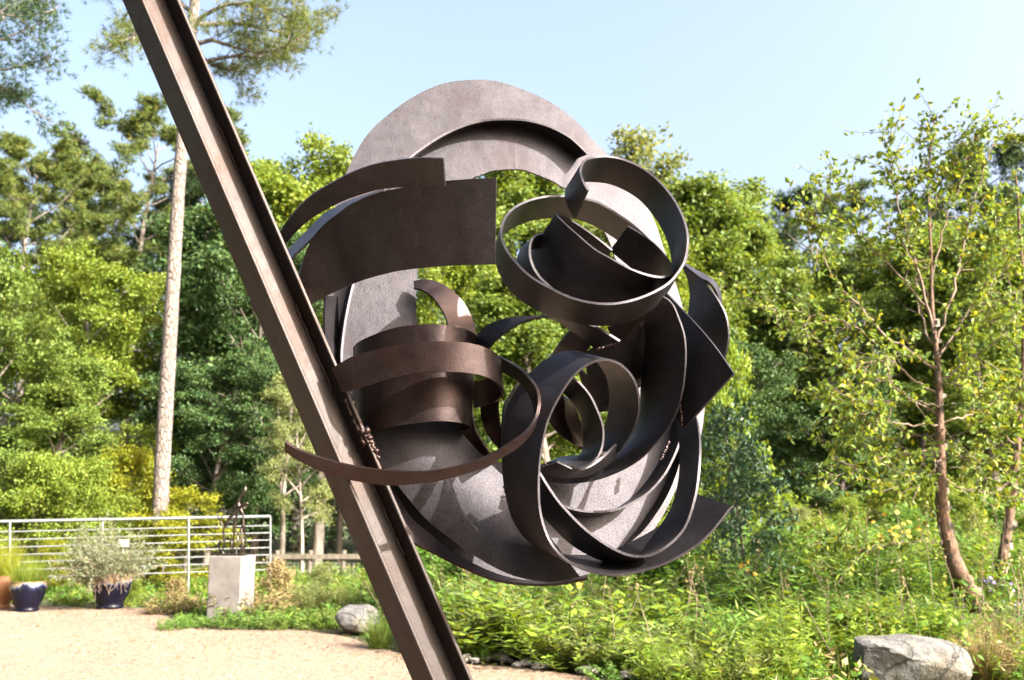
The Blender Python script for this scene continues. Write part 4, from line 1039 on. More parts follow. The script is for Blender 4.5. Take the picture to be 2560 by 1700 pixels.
def birch(label, Y, trunk_px, rads, limbs, seed, nleaf, lsize, group, twig_len=(0.25, 0.6), tw_per=9):
    low = lambda p: (p[0], p[1] + max(0, 560 - p[1]) * .24) + tuple(p[2:])
    trunk_px = [low(p) for p in trunk_px]
    limbs = [(low(st), [low(p) for p in ps], dy, r0) for (st, ps, dy, r0) in limbs]
    b0_ = P(trunk_px[0][0], trunk_px[0][1], Y)
    base = Vector((b0_.x, Y, float(hz(b0_.x, Y)) - 0.04))
    t = thing('birch_tree', label, 'tree', tuple(base), 0, group)
    r = np.random.default_rng(seed)
    mb = MB()
    pts = [P(p[0], p[1], Y + (p[2] if len(p) > 2 else 0)) - base for p in trunk_px]
    pts[0] = Vector((pts[0].x, pts[0].y, min(pts[0].z, 0.0)))
    sp = spline(pts, 7)
    rr = np.interp(np.linspace(0, 1, len(sp)), np.linspace(0, 1, len(rads)), rads)
    mb.tube(sp, [x * (1 + 0.07 * r.normal()) for x in rr], 12)
    mb.build('trunk', BARKB, t)
    # peeling bark curls
    for i in range(34):
        k = int(r.integers(2, int(len(sp) * 0.62)))
        c = np.array(sp[k]); az = r.uniform(math.pi, 2 * math.pi); R0 = rr[k] * 1.0
        w = r.uniform(0.02, 0.05); h = r.uniform(0.03, 0.10)
        rad_ = np.array([math.cos(az), math.sin(az), 0]); tg = np.array([-math.sin(az), math.cos(az), 0])
        vs = []
        for u in range(4):
            f = u / 3
            cc = c + rad_ * (R0 + 0.002 + 0.025 * f * f) + tg * w * f
            vs += [cc + np.array([0, 0, -h / 2]), cc + np.array([0, 0, h / 2])]
        br = MB(); br.add(vs, [(2 * u, 2 * u + 2, 2 * u + 3, 2 * u + 1) for u in range(3)], True)
        br.build('bark_flake', BARKL, t)
    lp = []; ld = []
    for (st, ps, dy, r0) in limbs:
        wood = MB(); r0 *= 0.75
        q = [P(st[0], st[1], Y + (st[2] if len(st) > 2 else 0)) - base] + [P(p[0], p[1], Y + dy * (i + 1) / len(ps)) - base for i, p in enumerate(ps)]
        path = spline(q, 6); n = len(path)
        path = [p + Vector(tuple(r.normal(0, 0.012, 3))) for p in path]
        wood.tube(path, [max(0.0035, r0 * (1 - 0.9 * i / n)) for i in range(n)], 6, False)
        L = sum((path[i + 1] - path[i]).length for i in range(n - 1))
        for s in range(int(tw_per * L) + 3):
            k = int(r.uniform(0.22, 1.0) * (n - 1))
            d = np.array(path[min(k + 1, n - 1)] - path[max(k - 1, 0)]); d /= (np.linalg.norm(d) + 1e-9)
            d = d + r.normal(0, 0.62, 3)
            p2 = limb_path(path[k], d, r.uniform(*twig_len), r, 5, 0.12, 0, 0.15)
            wood.tube(p2, [0.006, .005, .0042, .0035, .003, .002], 3, False)
            for tt in np.linspace(0.15, 1.0, 5): lp.append(interp_path(p2, tt)); ld.append(p2[-1] - p2[0])
        for i in range(int(n * 0.45), n): lp.append(np.array(path[i])); ld.append(np.array(path[i] - path[i - 1]))
        wood.build('branch', TWIG, t)
    lp = np.array(lp); ld = unit(np.array(ld))
    idx = r.integers(0, len(lp), nleaf)
    p = lp[idx] + r.normal(0, 0.02, (nleaf, 3))
    a = unit(ld[idx] * 0.5 + r.normal(0, 0.7, (nleaf, 3)) + np.array([0, 0, -0.35]))
    n_ = r.normal(size=(nleaf, 3)) + np.array([0, -0.2, 0.7]); n_ = unit(n_ - a * np.sum(n_ * a, 1, keepdims=True))
    L = lsize * r.uniform(0.6, 1.25, nleaf)
    V = ovate(p, a, n_, L, L * 0.62)
    tint = np.repeat(np.clip(r.normal(0.55, 0.24, nleaf), 0, 1), 2)
    link('crown', fast_mesh('crown', V, 4, tint), t, L_BIR)
    return t

BI = 'river birches in the planted bed'
birch('leaning orange-barked birch with spreading bare-stemmed crown', 11.2,
      [(2452, 1520), (2418, 1470), (2388, 1410), (2368, 1340), (2356, 1280), (2352, 1200), (2350, 1100), (2348, 990), (2340, 870), (2330, 760), (2328, 640), (2322, 520), (2320, 400), (2330, 280), (2336, 215)],
      [.115, .10, .085, .076, .07, .06, .05, .04, .028, .021, .016, .013, .010, .007, .004],
      [((2328, 640), [(2322, 520), (2320, 400), (2330, 300), (2336, 215)], .05, .010), ((2326, 560), [(2350, 440), (2385, 330), (2400, 260)], .1, .009), ((2335, 830), [(2300, 700), (2270, 600), (2240, 470), (2225, 340), (2230, 240)], -.3, .024), ((2340, 860), [(2390, 700), (2420, 560), (2450, 420), (2490, 290), (2530, 260)], .2, .022), ((2345, 930), [(2230, 850), (2140, 760), (2080, 690), (2050, 600), (2030, 520)], -.5, .024),
       ((2348, 990), [(2260, 930), (2180, 850), (2100, 800), (2010, 780), (1900, 770)], -.4, .022), ((2350, 1040), [(2220, 960), (2120, 900), (2030, 840), (1950, 780), (1880, 730)], .5, .02), ((2352, 1060), [(2250, 1060), (2160, 1050), (2090, 1020), (2030, 990)], -.6, .016),
       ((2348, 960), [(2420, 900), (2480, 860), (2540, 800)], -.4, .018), ((2350, 1060), [(2430, 1030), (2500, 1000), (2560, 940)], .5, .016), ((2330, 760), [(2280, 650), (2220, 560), (2150, 470), (2080, 400)], .4, .018), ((2328, 700), [(2360, 560), (2400, 430), (2430, 320), (2450, 250)], -.2, .016),
       ((2335, 800), [(2250, 690), (2180, 620), (2120, 560), (2060, 460)], .1, .018), ((2353, 1130), [(2280, 1130), (2200, 1150), (2120, 1180), (2050, 1190)], -.3, .014), ((2353, 1150), [(2420, 1140), (2480, 1160), (2530, 1180)], -.5, .014), ((2340, 880), [(2300, 780), (2290, 660), (2280, 520), (2270, 400)], .5, .018),
       ((2366, 1360), [(2300, 1352), (2220, 1362), (2150, 1372), (2060, 1350)], -.3, .010), ((2345, 900), [(2420, 780), (2490, 700), (2560, 620)], .3, .02), ((2354, 1180), [(2300, 1190), (2240, 1230), (2190, 1240)], .5, .012), ((2354, 1190), [(2400, 1220), (2450, 1230), (2500, 1240)], .3, .012),
       ((2350, 1020), [(2280, 1000), (2200, 1010), (2130, 1000)], -.9, .012), ((2350, 1090), [(2270, 1090), (2180, 1110), (2100, 1120)], .6, .012), ((2352, 1110), [(2420, 1080), (2480, 1090), (2540, 1080)], -.8, .012), ((2346, 960), [(2400, 960), (2450, 980), (2500, 1010)], -.7, .012), ((2344, 920), [(2270, 890), (2200, 900), (2120, 920)], -.8, .012), ((2340, 880), [(2400, 840), (2450, 820), (2500, 790)], -.6, .012), ((2353, 1140), [(2330, 1180), (2300, 1200), (2260, 1190)], -.8, .010), ((2350, 1070), [(2390, 1100), (2430, 1160), (2450, 1190)], -.7, .010)],
      61, 7600, 0.080, BI, tw_per=13)
birch('thin orange-barked birch stem at the right picture edge', 12.0,
      [(2492, 1480), (2505, 1400), (2520, 1320), (2530, 1240), (2542, 1120), (2555, 1000), (2560, 860), (2562, 720), (2550, 600), (2545, 480), (2540, 400)],
      [.07, .06, .055, .05, .045, .038, .03, .024, .018, .012, .006],
      [((2545, 1120), [(2490, 1050), (2440, 960), (2400, 900)], -.3, .014), ((2556, 980), [(2600, 900), (2650, 820)], .3, .014), ((2560, 900), [(2500, 800), (2460, 700), (2430, 620)], .4, .014), ((2562, 760), [(2600, 640), (2620, 500)], 0, .012), ((2560, 800), [(2520, 700), (2490, 560), (2480, 450)], -.3, .012),
       ((2535, 1180), [(2480, 1150), (2430, 1140), (2390, 1150)], .4, .012), ((2505, 1400), [(2480, 1420), (2455, 1460), (2440, 1500)], -.1, .012), ((2550, 1040), [(2620, 980), (2680, 950)], -.3, .012), ((2530, 1250), [(2590, 1220), (2650, 1200)], .2, .01)],
      62, 3200, 0.080, BI, tw_per=11)

# ------------------------------------------------------------------ far wood: one mass behind everything
def far_wood():
    r = np.random.default_rng(71)
    nc = 2600
    x = r.uniform(-52, 52, nc); y = r.uniform(50, 60, nc)
    topz = 11.5 + 1.6 * np.sin(x * 0.31) + 1.2 * np.sin(x * 0.83 + 1) + 0.9 * np.sin(x * 1.9)
    topz -= 1.5 * np.exp(-((x - 12) / 14) ** 2)
    z = r.uniform(0, 1, nc) ** 0.85 * topz
    c = np.stack([x, y, z], 1)
    N = 90000
    idx = r.integers(0, nc, N)
    p = c[idx] + r.normal(size=(N, 3)) * np.array([0.75, 0.75, 0.45])
    p = p[p[:, 2] > 0]
    V = rand_leaves(p, 0.26, r, 0.4, 0.65)
    tint = np.clip(r.uniform(-.25, .25, nc)[idx][:len(p)] + r.normal(0.45, .2, len(p)), 0, 1)
    o = link('far_wood', fast_mesh('far_wood', V, 4, tint), None, L_FAR)
    tag(o, 'dense green wood closing the view behind all the trees', 'wood', kind='stuff')
far_wood()
def understory():
    r = np.random.default_rng(72)
    nc = 1500
    x = r.uniform(-32, 32, nc); y = r.uniform(31, 44, nc); z = r.uniform(0, 1, nc) * (2.6 + 1.2 * np.sin(x * .7) + .8 * np.sin(x * 1.9 + 2))
    N = 52000; idx = r.integers(0, nc, N)
    p = np.stack([x, y, z], 1)[idx] + r.normal(size=(N, 3)) * np.array([.5, .5, .35]); p = p[p[:, 2] > 0]
    o = link('understory', fast_mesh('understory', rand_leaves(p, .17, r, .4, .6), 4, np.clip(r.normal(.4, .25, len(p)), 0, 1)), None, L_DRK)
    tag(o, 'dark undergrowth on the floor of the wood', 'undergrowth', kind='stuff')
understory()
def bare_trunk(label, px, Y, py_top, rad, mat):
    x = XatD(px, Y)
    t = thing('tree_trunk', label, 'tree trunk', (x, Y, 0), 0, 'bare trunks in the shade behind the fence')
    r = random.Random(int(px)); h = P(px, py_top, Y).z
    mb = MB()
    n = 9
    mb.tube([(r.gauss(0, .02) + 0.02 * i, r.gauss(0, .02), -0.1 + (h + .1) * i / (n - 1)) for i in range(n)], [rad * (1 - 0.4 * i / n) for i in range(n)], 9)
    for k in range(3):
        z = h * r.uniform(.5, .95); a = r.uniform(0, 6.28)
        mb.tube([(0.02 * 8 * z / h, 0, z), (0.5 * math.cos(a), 0.5 * math.sin(a), z + 0.25), (1.0 * math.cos(a), 1.0 * math.sin(a), z + .4)], [rad * .3, rad * .2, rad * .08], 5)
    mb.build('trunk', mat, t)
bare_trunk('thin tan trunk in the shade just right of the gate end', 703, 23, 900, .055, BARKL)
bare_trunk('thick dark trunk in the shade above the wooden fence', 795, 25.5, 820, .16, BARK)
bare_trunk('thin dark trunk in the shade nearest the beam', 850, 27, 900, .09, BARK)

# ------------------------------------------------------------------ metal gate
def gate():
    YL, YR = 17.4, 18.6
    A = lambda px, py: P(px, py, YL + (YR - YL) * px / 676.0)
    root = A(-120, 1480); root = Vector((root.x, root.y, 0))
    t = thing('metal_gate', 'long galvanised pipe gate behind the pots and pedestal', 'gate', tuple(root))
    lefts = [1304, 1330, 1350, 1369, 1388, 1407, 1426, 1446]
    rights = [1291, 1314, 1332, 1350, 1369, 1387, 1406, 1424]
    for i, (a, b) in enumerate(zip(lefts, rights)):
        la = a + (a - b) * 120 / 676
        mb = MB()
        p0, p1 = A(-120, la) - root, A(676, b) - root
        mb.tube([p0.lerp(p1, k / 6) for k in range(7)], 0.028 if i == 0 else 0.012, 10)
        mb.build('rail', GALV, t)
    for px, ya, yb in ((27, 1305, 1490), (258, 1300, 1480), (473, 1296, 1470), (676, 1292, 1462)):
        mb = MB()
        p0, p1 = A(px, ya) - root, A(px, yb) - root
        p1.z = 0.0
        p0.y -= 0.03 if px < 600 else 0; p1.y = p0.y
        mb.tube([p0, p0.lerp(p1, .5), p1], 0.018, 10)
        mb.build('post', GALV, t)
gate()

# wooden fence with wire mesh, farther back
def wood_fence():
    Y = 22.0
    root = Vector((XatD(690, Y), Y, 0))
    t = thing('wooden_fence', 'low wooden post-and-rail fence with wire mesh in the shade', 'fence', tuple(root))
    x0 = 0; x1 = XatD(905, Y) - root.x
    zt = P(780, 1391, Y).z
    for px in (696, 779, 862):
        mb = MB(); x = XatD(px, Y) - root.x
        mb.tube([(x, 0, -.05), (x, 0, zt * .5), (x + .01, 0, zt + 0.13)], .055, 8)
        mb.build('post', WOODF, t)
    mb = MB(); mb.box(((x0 + x1) / 2, -0.06, zt), (x1 - x0 + .3, .045, .10)); mb.build('rail', WOODF, t)
    mb = MB()
    for i in range(int((x1 - x0) / .075)):
        mb.box((x0 + i * .075, -0.02, zt * .5), (.006, .004, zt))
    for k in range(int(zt / .075)):
        mb.box(((x0 + x1) / 2, -0.026, 0.04 + k * .075), (x1 - x0, .004, .006))
    mb.build('wire_mesh', WIRE, t)
wood_fence()

# ------------------------------------------------------------------ pedestal and statue
ped_c = G(575, 1545)
def pedestal():
    t = thing('pedestal', 'square grey concrete pedestal under the bronze statue', 'pedestal', (ped_c.x, ped_c.y, 0), math.radians(-9))
    h = P(575, 1390, ped_c.y - 0.2).z
    mb = MB(); w = 0.245; c = 0.012
    prof = [(-w + c, -w), (w - c, -w), (w, -w + c), (w, w - c), (w - c, w), (-w + c, w), (-w, w - c), (-w, -w + c)]
    vs = []
    for z, k in ((-0.03, 1), (h * .33, 1), (h * .66, 1), (h - c, 1), (h, 1 - c / w)):
        vs += [(a * k, b * k, z) for a, b in prof]
    n = 8
    fs = [(i * n + j, i * n + (j + 1) % n, (i + 1) * n + (j + 1) % n, (i + 1) * n + j) for i in range(4) for j in range(n)]
    fs.append(tuple(range(4 * n, 5 * n)))
    mb.add(vs, fs); mb.build('block', CONC, t)
    return h
PH = pedestal()
def statue():
    Yc = ped_c.y
    root = Vector((ped_c.x, Yc, PH))
    t = thing('bronze_statue', 'small dark bronze statue of thin striding figures on the pedestal', 'statue', tuple(root), 0)
    s = 220 / 932.0
    def q(x, y, dy=0): return P(500 + s * x, 1190 + s * y, Yc + dy) - root
    mb = MB(); b = (q(180, 836).z, )
    mb.box((0.0, 0, 0.012), (0.40, 0.34, 0.022)); mb.build('base_plate', BRONZE, t)
    def limb(name, pts, rad):
        mb = MB(); v = []
        for p in pts:
            w = q(*p); w.z = max(w.z, 0.015); v.append(w)
        sp = spline(v, 5)
        rr = np.interp(np.linspace(0, 1, len(sp)), np.linspace(0, 1, len(rad)), rad)
        mb.tube(sp, list(rr), 8)
        return mb.build(name, BRONZE, t)
    # legs with bent knees
    limb('leg', [(205, 832, .08), (222, 790, .08), (198, 750, .08), (220, 700, .06), (205, 680, .05)], [.014, .010, .013, .012, .010])
    limb('leg', [(250, 830, .02), (240, 790, .02), (258, 720, .0), (250, 640, .0), (255, 560, 0), (270, 500, 0)], [.015, .010, .014, .018, .012, .020])
    limb('leg', [(300, 832, -.05), (325, 770, -.05), (335, 700, -.03), (300, 660, 0), (265, 670, .02)], [.014, .010, .016, .020, .012])
    limb('leg', [(345, 832, .05), (350, 760, .05), (352, 680, .03), (362, 600, .02), (355, 520, .0), (365, 440, 0)], [.014, .010, .012, .013, .012, .016])
    limb('leg', [(380, 832, -.1), (390, 760, -.08), (400, 690, -.06), (395, 640, -.04)], [.013, .010, .014, .018])
    limb('leg', [(415, 832, .0), (440, 720, .0), (430, 680, 0), (405, 610, 0), (380, 550, 0), (378, 470, 0), (395, 400, 0)], [.014, .010, .014, .012, .013, .014, .02])
    limb('leg', [(460, 832, .04), (470, 760, .04), (485, 690, .03), (470, 600, .02), (462, 520, 0)], [.014, .010, .012, .013, .02])
    limb('leg', [(440, 832, -.06), (455, 740, -.06), (445, 650, -.04), (435, 560, -.02)], [.014, .011, .011, .016])
    # bodies
    limb('torso', [(265, 545, 0), (290, 500, 0), (320, 440, 0), (370, 385, 0), (410, 350, 0)], [.012, .032, .026, .024, .03])
    limb('torso', [(440, 590, 0), (455, 530, 0), (458, 470, 0), (455, 400, 0), (430, 355, 0)], [.014, .026, .018, .014, .02])
    limb('torso', [(380, 400, 0), (410, 340, 0), (408, 280, 0), (425, 235, 0), (450, 190, 0), (478, 150, 0), (480, 105, 0)], [.016, .036, .022, .014, .026, .030, .008])
    limb('arm', [(420, 330, -.02), (450, 310, -.05), (490, 290, -.06), (510, 295, -.06)], [.02, .024, .02, .010])
    limb('arm', [(430, 350, 0), (470, 340, .03), (495, 315, .04)], [.018, .02, .012])
    limb('arm', [(250, 540, 0), (215, 480, 0), (190, 430, .02), (162, 380, .02)], [.010, .009, .009, .007])
    limb('arm', [(215, 470, 0), (235, 425, -.02), (275, 380, -.02), (245, 345, 0)], [.010, .009, .010, .008])
    limb('arm', [(165, 385, .01), (220, 378, 0), (280, 385, -.02), (340, 350, -.02)], [.007, .010, .010, .016])
    limb('head', [(345, 345, .02), (362, 335, .02), (378, 312, .02), (384, 330, .02)], [.008, .018, .02, .008])
    limb('head', [(218, 378, 0), (222, 360, 0), (220, 352, 0)], [.008, .013, .006])
    limb('head', [(238, 345, .03), (244, 330, .03), (242, 318, .03)], [.008, .014, .006])
statue()

# ------------------------------------------------------------------ pots
def glaze_mat():
    m, nt, out = new_mat('blue_drip_glaze')
    tc = nt.nodes.new('ShaderNodeTexCoord')
    sp = nt.nodes.new('ShaderNodeSeparateXYZ'); nt.links.new(tc.outputs['Object'], sp.inputs[0])
    mp = nd(nt, 'ShaderNodeMapping', Scale=(11, 11, 1.2)); nt.links.new(tc.outputs['Object'], mp.inputs['Vector'])
    n = noise(nt, 1.0, 3, 0.6, vec=mp.outputs[0])
    ad = nd(nt, 'ShaderNodeMath', operation='MULTIPLY_ADD'); nt.links.new(n, ad.inputs[0]); ad.inputs[1].default_value = -0.34; nt.links.new(sp.outputs[2], ad.inputs[2])
    col = ramp(nt, ad.outputs[0], [(0.145, (0.003, 0.003, 0.010)), (0.185, (0.010, 0.014, 0.045)), (0.205, (0.14, 0.15, 0.19)), (0.235, (0.20, 0.145, 0.085)), (0.30, (0.15, 0.10, 0.05))])
    p = nd(nt, 'ShaderNodeBsdfPrincipled', Roughness=0.4)
    p.inputs['Specular IOR Level'].default_value = 0.2
    nt.links.new(col, p.inputs['Base Color'])
    nt.links.new(bump(nt, noise(nt, 9, 3, 0.5), 0.006, 0.5), p.inputs['Normal'])
    nt.links.new(p.outputs[0], out.inputs['Surface'])
    return m
GLAZE = glaze_mat()
def pot(label, px, py, R, Hh, mat, brim=1.0):
    c = G(px, py)
    t = thing('plant_pot', label, 'pot', (c.x, c.y + R * .5, 0), 0, 'glazed plant pots by the gate')
    mb = MB()
    k = Hh / .5
    mb.lathe([(R * .62, 0), (R * .66, .015), (R * .66, .04 * k), (R * .60, .055 * k), (R * .68, .10 * k), (R * .84, .20 * k), (R * .96, .32 * k), (R * 1.0, .40 * k), (R * .98, .46 * k), (R * .93, .485 * k), (R * .955 * brim, .498 * k), (R * .95 * brim, .505 * k), (R * .88, .50 * k), (R * .86, .44 * k)])
    o = mb.build('body', mat, t)
    mb = MB(); n = 26; r = random.Random(3)
    vs = [(0, 0, .445 * k + .03)] + [(R * .87 * math.cos(6.2832 * i / n), R * .87 * math.sin(6.2832 * i / n), .44 * k + r.uniform(0, .012)) for i in range(n)]
    mb.add(vs, [(0, i + 1, (i + 1) % n + 1) for i in range(n)], True)
    mb.build('soil', SOIL, t)
    return Vector((c.x, c.y + R * .5, .44 * k))
pA = pot('large blue drip-glazed pot below the wispy grey plant', 265, 1523, .305, .52, GLAZE)
pB = pot('dark blue glazed pot with the grassy plant at the left', 56, 1530, .26, .44, GLAZE)
pC = pot('orange terracotta pot cut by the left picture edge', -16, 1524, .26, .50, TERRA)

def wispy_plant():
    t = thing('potted_plant', 'wispy grey-green plant sprawling from the large blue pot', 'plant', tuple(pA))
    r = np.random.default_rng(81)
    st = MB(); lp = []; ld = []
    dry = MB()
    for i in range(150):
        az = r.uniform(0, 6.283); el = r.uniform(0.15, 1.35)
        L = r.uniform(.4, 1.05) * (1.0 if math.cos(az) < 0.2 else .8)
        p = limb_path([.14 * math.cos(az), .14 * math.sin(az), 0], [math.cos(az) * math.cos(el), math.sin(az) * math.cos(el), math.sin(el)], L, r, 7, .25, -.15, .13)
        st.tube(p, [.006 * (1 - j / 9) for j in range(8)], 4, False)
        for k in range(60):
            q = r.uniform(.3, 1); lp.append(interp_path(p, q)); ld.append(p[-1] - p[0])
    for i in range(95):
        az = r.uniform(3.3, 6.4); p = limb_path([.2 * math.cos(az), .2 * math.sin(az), .02], [math.cos(az), math.sin(az), .9], r.uniform(.15, .42), r, 8, -1.2, -1.0, .38)
        dry.tube(p, .0042, 4, False)
    st.build('stems', TWIG, t); dry.build('dry_strands', TWIG, t)
    lp = np.array(lp); ld = unit(np.array(ld)); N = len(lp)
    a = unit(ld * .5 + r.normal(0, .6, (N, 3)) + [0, 0, .2]); n = unit(r.normal(size=(N, 3))); n = unit(n - a * np.sum(a * n, 1, keepdims=True))
    L = r.uniform(.04, .075, N)
    link('foliage', fast_mesh('foliage', leaf_quads(lp + r.normal(0, .02, (N, 3)), a, n, L, L * .28), 4, np.clip(r.normal(.5, .25, N), 0, 1)), t, L_GREY)
wispy_plant()

def blades(r, n, R0, Lr, w, spread=.5, segs=4, grav=.9):
    """n curved grass blades as quads"""
    out = []
    az = r.uniform(0, 6.283, n); rad = R0 * np.sqrt(r.uniform(0, 1, n))
    p = np.stack([rad * np.cos(az), rad * np.sin(az), np.zeros(n)], 1)
    a2 = az + r.normal(0, .7, n); el = 1.5 - np.abs(r.normal(0, spread, n))
    d = np.stack([np.cos(a2) * np.cos(el), np.sin(a2) * np.cos(el), np.sin(el)], 1)
    L = r.uniform(*Lr, n)[:, None] / segs
    wv = np.stack([-np.sin(a2 + r.normal(0, .8, n)), np.cos(a2), np.zeros(n)], 1) * w / 2
    for s in range(segs):
        d2 = unit(d + np.array([0, 0, -grav / segs]) * (1 - np.abs(d[:, 2:3])) - np.array([0, 0, .18 * grav / segs]) * s)
        p2 = p + d * L
        k0, k1 = 1 - s / segs, 1 - (s + 1) / segs
        out.append(np.stack([p - wv * k0, p + wv * k0, p2 + wv * k1, p2 - wv * k1], 1))
        p, d = p2, d2
    return np.stack(out, 1).reshape(-1, 3), np.repeat(np.clip(r.normal(.5, .22, n), 0, 1), segs)
def grassy_pot():
    t = thing('potted_plant', 'fine yellow-green grass in the dark blue pot', 'plant', tuple(pB))
    V, ti = blades(np.random.default_rng(82), 900, .2, (.25, .55), .006, .6)
    link('foliage', fast_mesh('foliage', V, 4, ti), t, L_YEL)
    t = thing('potted_plant', 'yellow grassy plant in the orange pot at the left edge', 'plant', tuple(pC))
    V, ti = blades(np.random.default_rng(83), 700, .2, (.4, .8), .008, .45)
    link('foliage', fast_mesh('foliage', V, 4, ti), t, L_GOLD)
grassy_pot()

def plant_label():
    b = Vector((pA.x + .12, pA.y + .1, pA.z - .1))
    c = P(309, 1358, b.y)
    t = thing('plant_label', 'small white plant marker above the large blue pot', 'sign', (b.x, b.y, b.z))
    c.z -= b.z
    mb = MB(); mb.tube([(0, 0, 0.0), (c.x - b.x, 0, c.z - .02)], .008, 6); mb.build('stake', WHITE, t)
    mb = MB(); mb.box((c.x - b.x, -0.012, c.z), (.165, .006, .105)); mb.build('panel', WHITE, t)
plant_label()

# ------------------------------------------------------------------ stones
def rock(name, label, cat, c, size, seed, mat, group=None, sub=3, cut=7, rz=0):
    r = np.random.default_rng(seed)
    import bmesh
    bm = bmesh.new()
    bmesh.ops.create_icosphere(bm, subdivisions=sub, radius=1.0)
    V = np.array([v.co[:] for v in bm.verts])
    V = np.sign(V) * np.abs(V) ** (.62 if sub > 3 else 1.0); V /= np.abs(V).max()
    # planar facets
    for k in range(cut):
        n = unit(r.normal(size=(1, 3)))[0]; dcut = r.uniform(.50, .80) * (1.35 if sub > 3 else 1.0)
        dd = V @ n - dcut
        V = V - np.where(dd > 0, dd, 0)[:, None] * n * .92
    V += .028 * np.stack([np.sin(V[:, 1] * 7 + r.uniform(0, 6)), np.sin(V[:, 2] * 6 + r.uniform(0, 6)), np.sin(V[:, 0] * 8 + r.uniform(0, 6))], 1)
    V += r.normal(0, .014 if sub < 4 else .006, V.shape)
    mn, mx = V.min(0), V.max(0)
    V = (V - (mn + mx) / 2) / ((mx - mn) / 2) * np.array(size) / 2
    V[:, 2] += size[2] * .42
    for v, q in zip(bm.verts, V): v.co = q
    me = bpy.data.meshes.new(name); bm.to_mesh(me); bm.free()
    if sub > 2: me.polygons.foreach_set('use_smooth', [True] * len(me.polygons)); me.set_sharp_from_angle(angle=math.radians(28))
    o = link(name, me, None, mat)
    o.location = c; o.rotation_euler = (0, 0, rz)
    return tag(o, label, cat, group)
bp = G(2315, 1745)
rock('boulder', 'large pale grey boulder at the lower right among the plants', 'boulder', (bp.x, bp.y + .35, float(hz(bp.x, bp.y + .3)) - .05), (.98, .75, .54), 5, ROCK, sub=5, cut=12)
g2 = G(885, 1590)
rock('boulder', 'blocky grey rock beside the beam at the edge of the gravel', 'boulder', (g2.x, g2.y + .25, -.04), (.55, .5, .42), 9, ROCK, sub=4, cut=10)
r_ = np.random.default_rng(91)
for i in range(30):
    px = 1165 + 480 * (i + r_.uniform(-.4, .4)) / 30
    c = G(px, 0 + 1645 + (px - 1165) * .105 + r_.uniform(-8, 12))
    s = r_.uniform(.06, .15)
    rock('edging_stone', 'pale %s stone in the row edging the gravel right of the beam' % ('large' if s > .125 else 'medium' if s > .09 else 'small'), 'stone', (c.x, c.y, 0.0), (s * 1.4, s, s * .7), 100 + i, PEBB, 'stones edging the gravel', 2, 5, r_.uniform(0, 3))

# ------------------------------------------------------------------ herbs
bp0 = bp
def herb(seed, n, R0, Hr, leaf, per, asp=.3, spread=.25, up=.4, flower=None):
    """clump of upright leafy stems -> stem mesh, leaf mesh"""
    r = np.random.default_rng(seed)
    st = MB(); P_ = []; A_ = []; Nn = []; LL = []; tips = []
    for i in range(n):
        az = r.uniform(0, 6.283); rad = R0 * math.sqrt(r.uniform(0, 1))
        el = 1.5 - abs(r.normal(0, spread))
        L = r.uniform(*Hr) * (1 - .35 * rad / R0)
        p = limb_path([rad * math.cos(az), rad * math.sin(az), 0], [math.cos(az) * math.cos(el), math.sin(az) * math.cos(el), math.sin(el)], L, r, 6, .1, 0, .06)
        st.tube(p, [.006 * (1 - j / 8) for j in range(7)], 3, False)
        tips.append(p[-1])
        for k in range(per):
            t = .12 + .88 * (k + r.uniform(0, .5)) / per
            a = k * 2.4 + r.normal(0, .3)
            d = np.array([math.cos(a), math.sin(a), up + r.normal(0, .2)]); d /= np.linalg.norm(d)
            P_.append(interp_path(p, min(t, 1))); A_.append(d); LL.append(leaf * r.uniform(.6, 1.2) * (1.1 - .45 * t))
    P_ = np.array(P_); A_ = np.array(A_); LL = np.array(LL); N = len(P_)
    up_ = np.array([0, 0, 1.0]) + r.normal(0, .35, (N, 3)); nn = unit(up_ - A_ * np.sum(up_ * A_, 1, keepdims=True))
    V = leaf_quads(P_, A_, nn, LL, LL * asp)
    return st.mesh('stems'), fast_mesh('foliage', V, 4, np.clip(r.normal(.5, .22, N), 0, 1)), tips
HA = herb(201, 52, .42, (.5, .95), .125, 22, .36, .34)
HB = herb(202, 46, .40, (.55, 1.0), .17, 22, .17, .26, .6)
HC = herb(203, 9, .14, (.9, 1.35), .26, 15, .14, .12, .25)
HD = herb(204, 70, .55, (.3, .6), .085, 18, .5, .55)
GSTEM = plain_mat('green_stem', (0.06, 0.09, 0.02), (0.10, 0.13, 0.035), 10, dist=0)
def put_herb(label, proto, leafm, px, Y, top_py, rz, wide=1.0, Hp=.95, group='leafy plants in the bed', name='leafy_plant'):
    x = XatD(px, Y); z = float(hz(x, Y)) - .03
    s = (P(px, top_py, Y).z - z) / Hp
    t = thing(name, label, 'plant', (x, Y, z), rz, group, (s * wide, s * wide, s))
    link('stems', proto[0], t, GSTEM); link('foliage', proto[1], t, leafm)
    return t
put_herb('big lime-green bushy plant at the bottom left of the boulder', HA, L_LIME, 1780, 9.3, 1480, .3, 1.6)
put_herb('lime-green bushy plant right of the stone edging', HA, L_LIME, 1900, 9.6, 1500, 1.4, 1.2)
put_herb('lime-green bushy plant at the lower picture edge right of the edging stones', HA, L_LIME, 1690, 8.9, 1560, 1.9, 1.0)
put_herb('tall plant with long drooping lance leaves above the lime bush', HC, L_LIME, 1935, 9.4, 1395, .2, 1.0, 1.25)
put_herb('second lance-leaved stalk left of the lime bush', HC, L_HERB, 1775, 9.8, 1430, 2.2, .8, 1.25)
put_herb('fresh green feathery clump directly behind the boulder', HB, L_HERB, 2230, 10.6, 1445, .8, 1.7)
put_herb('green feathery clump left behind the boulder', HB, L_HERB, 2090, 10.9, 1450, 1.9, 1.5)
put_herb('green feathery clump between boulder and birch foot', HB, L_HERB, 2300, 10.8, 1490, 2.9, 1.3)
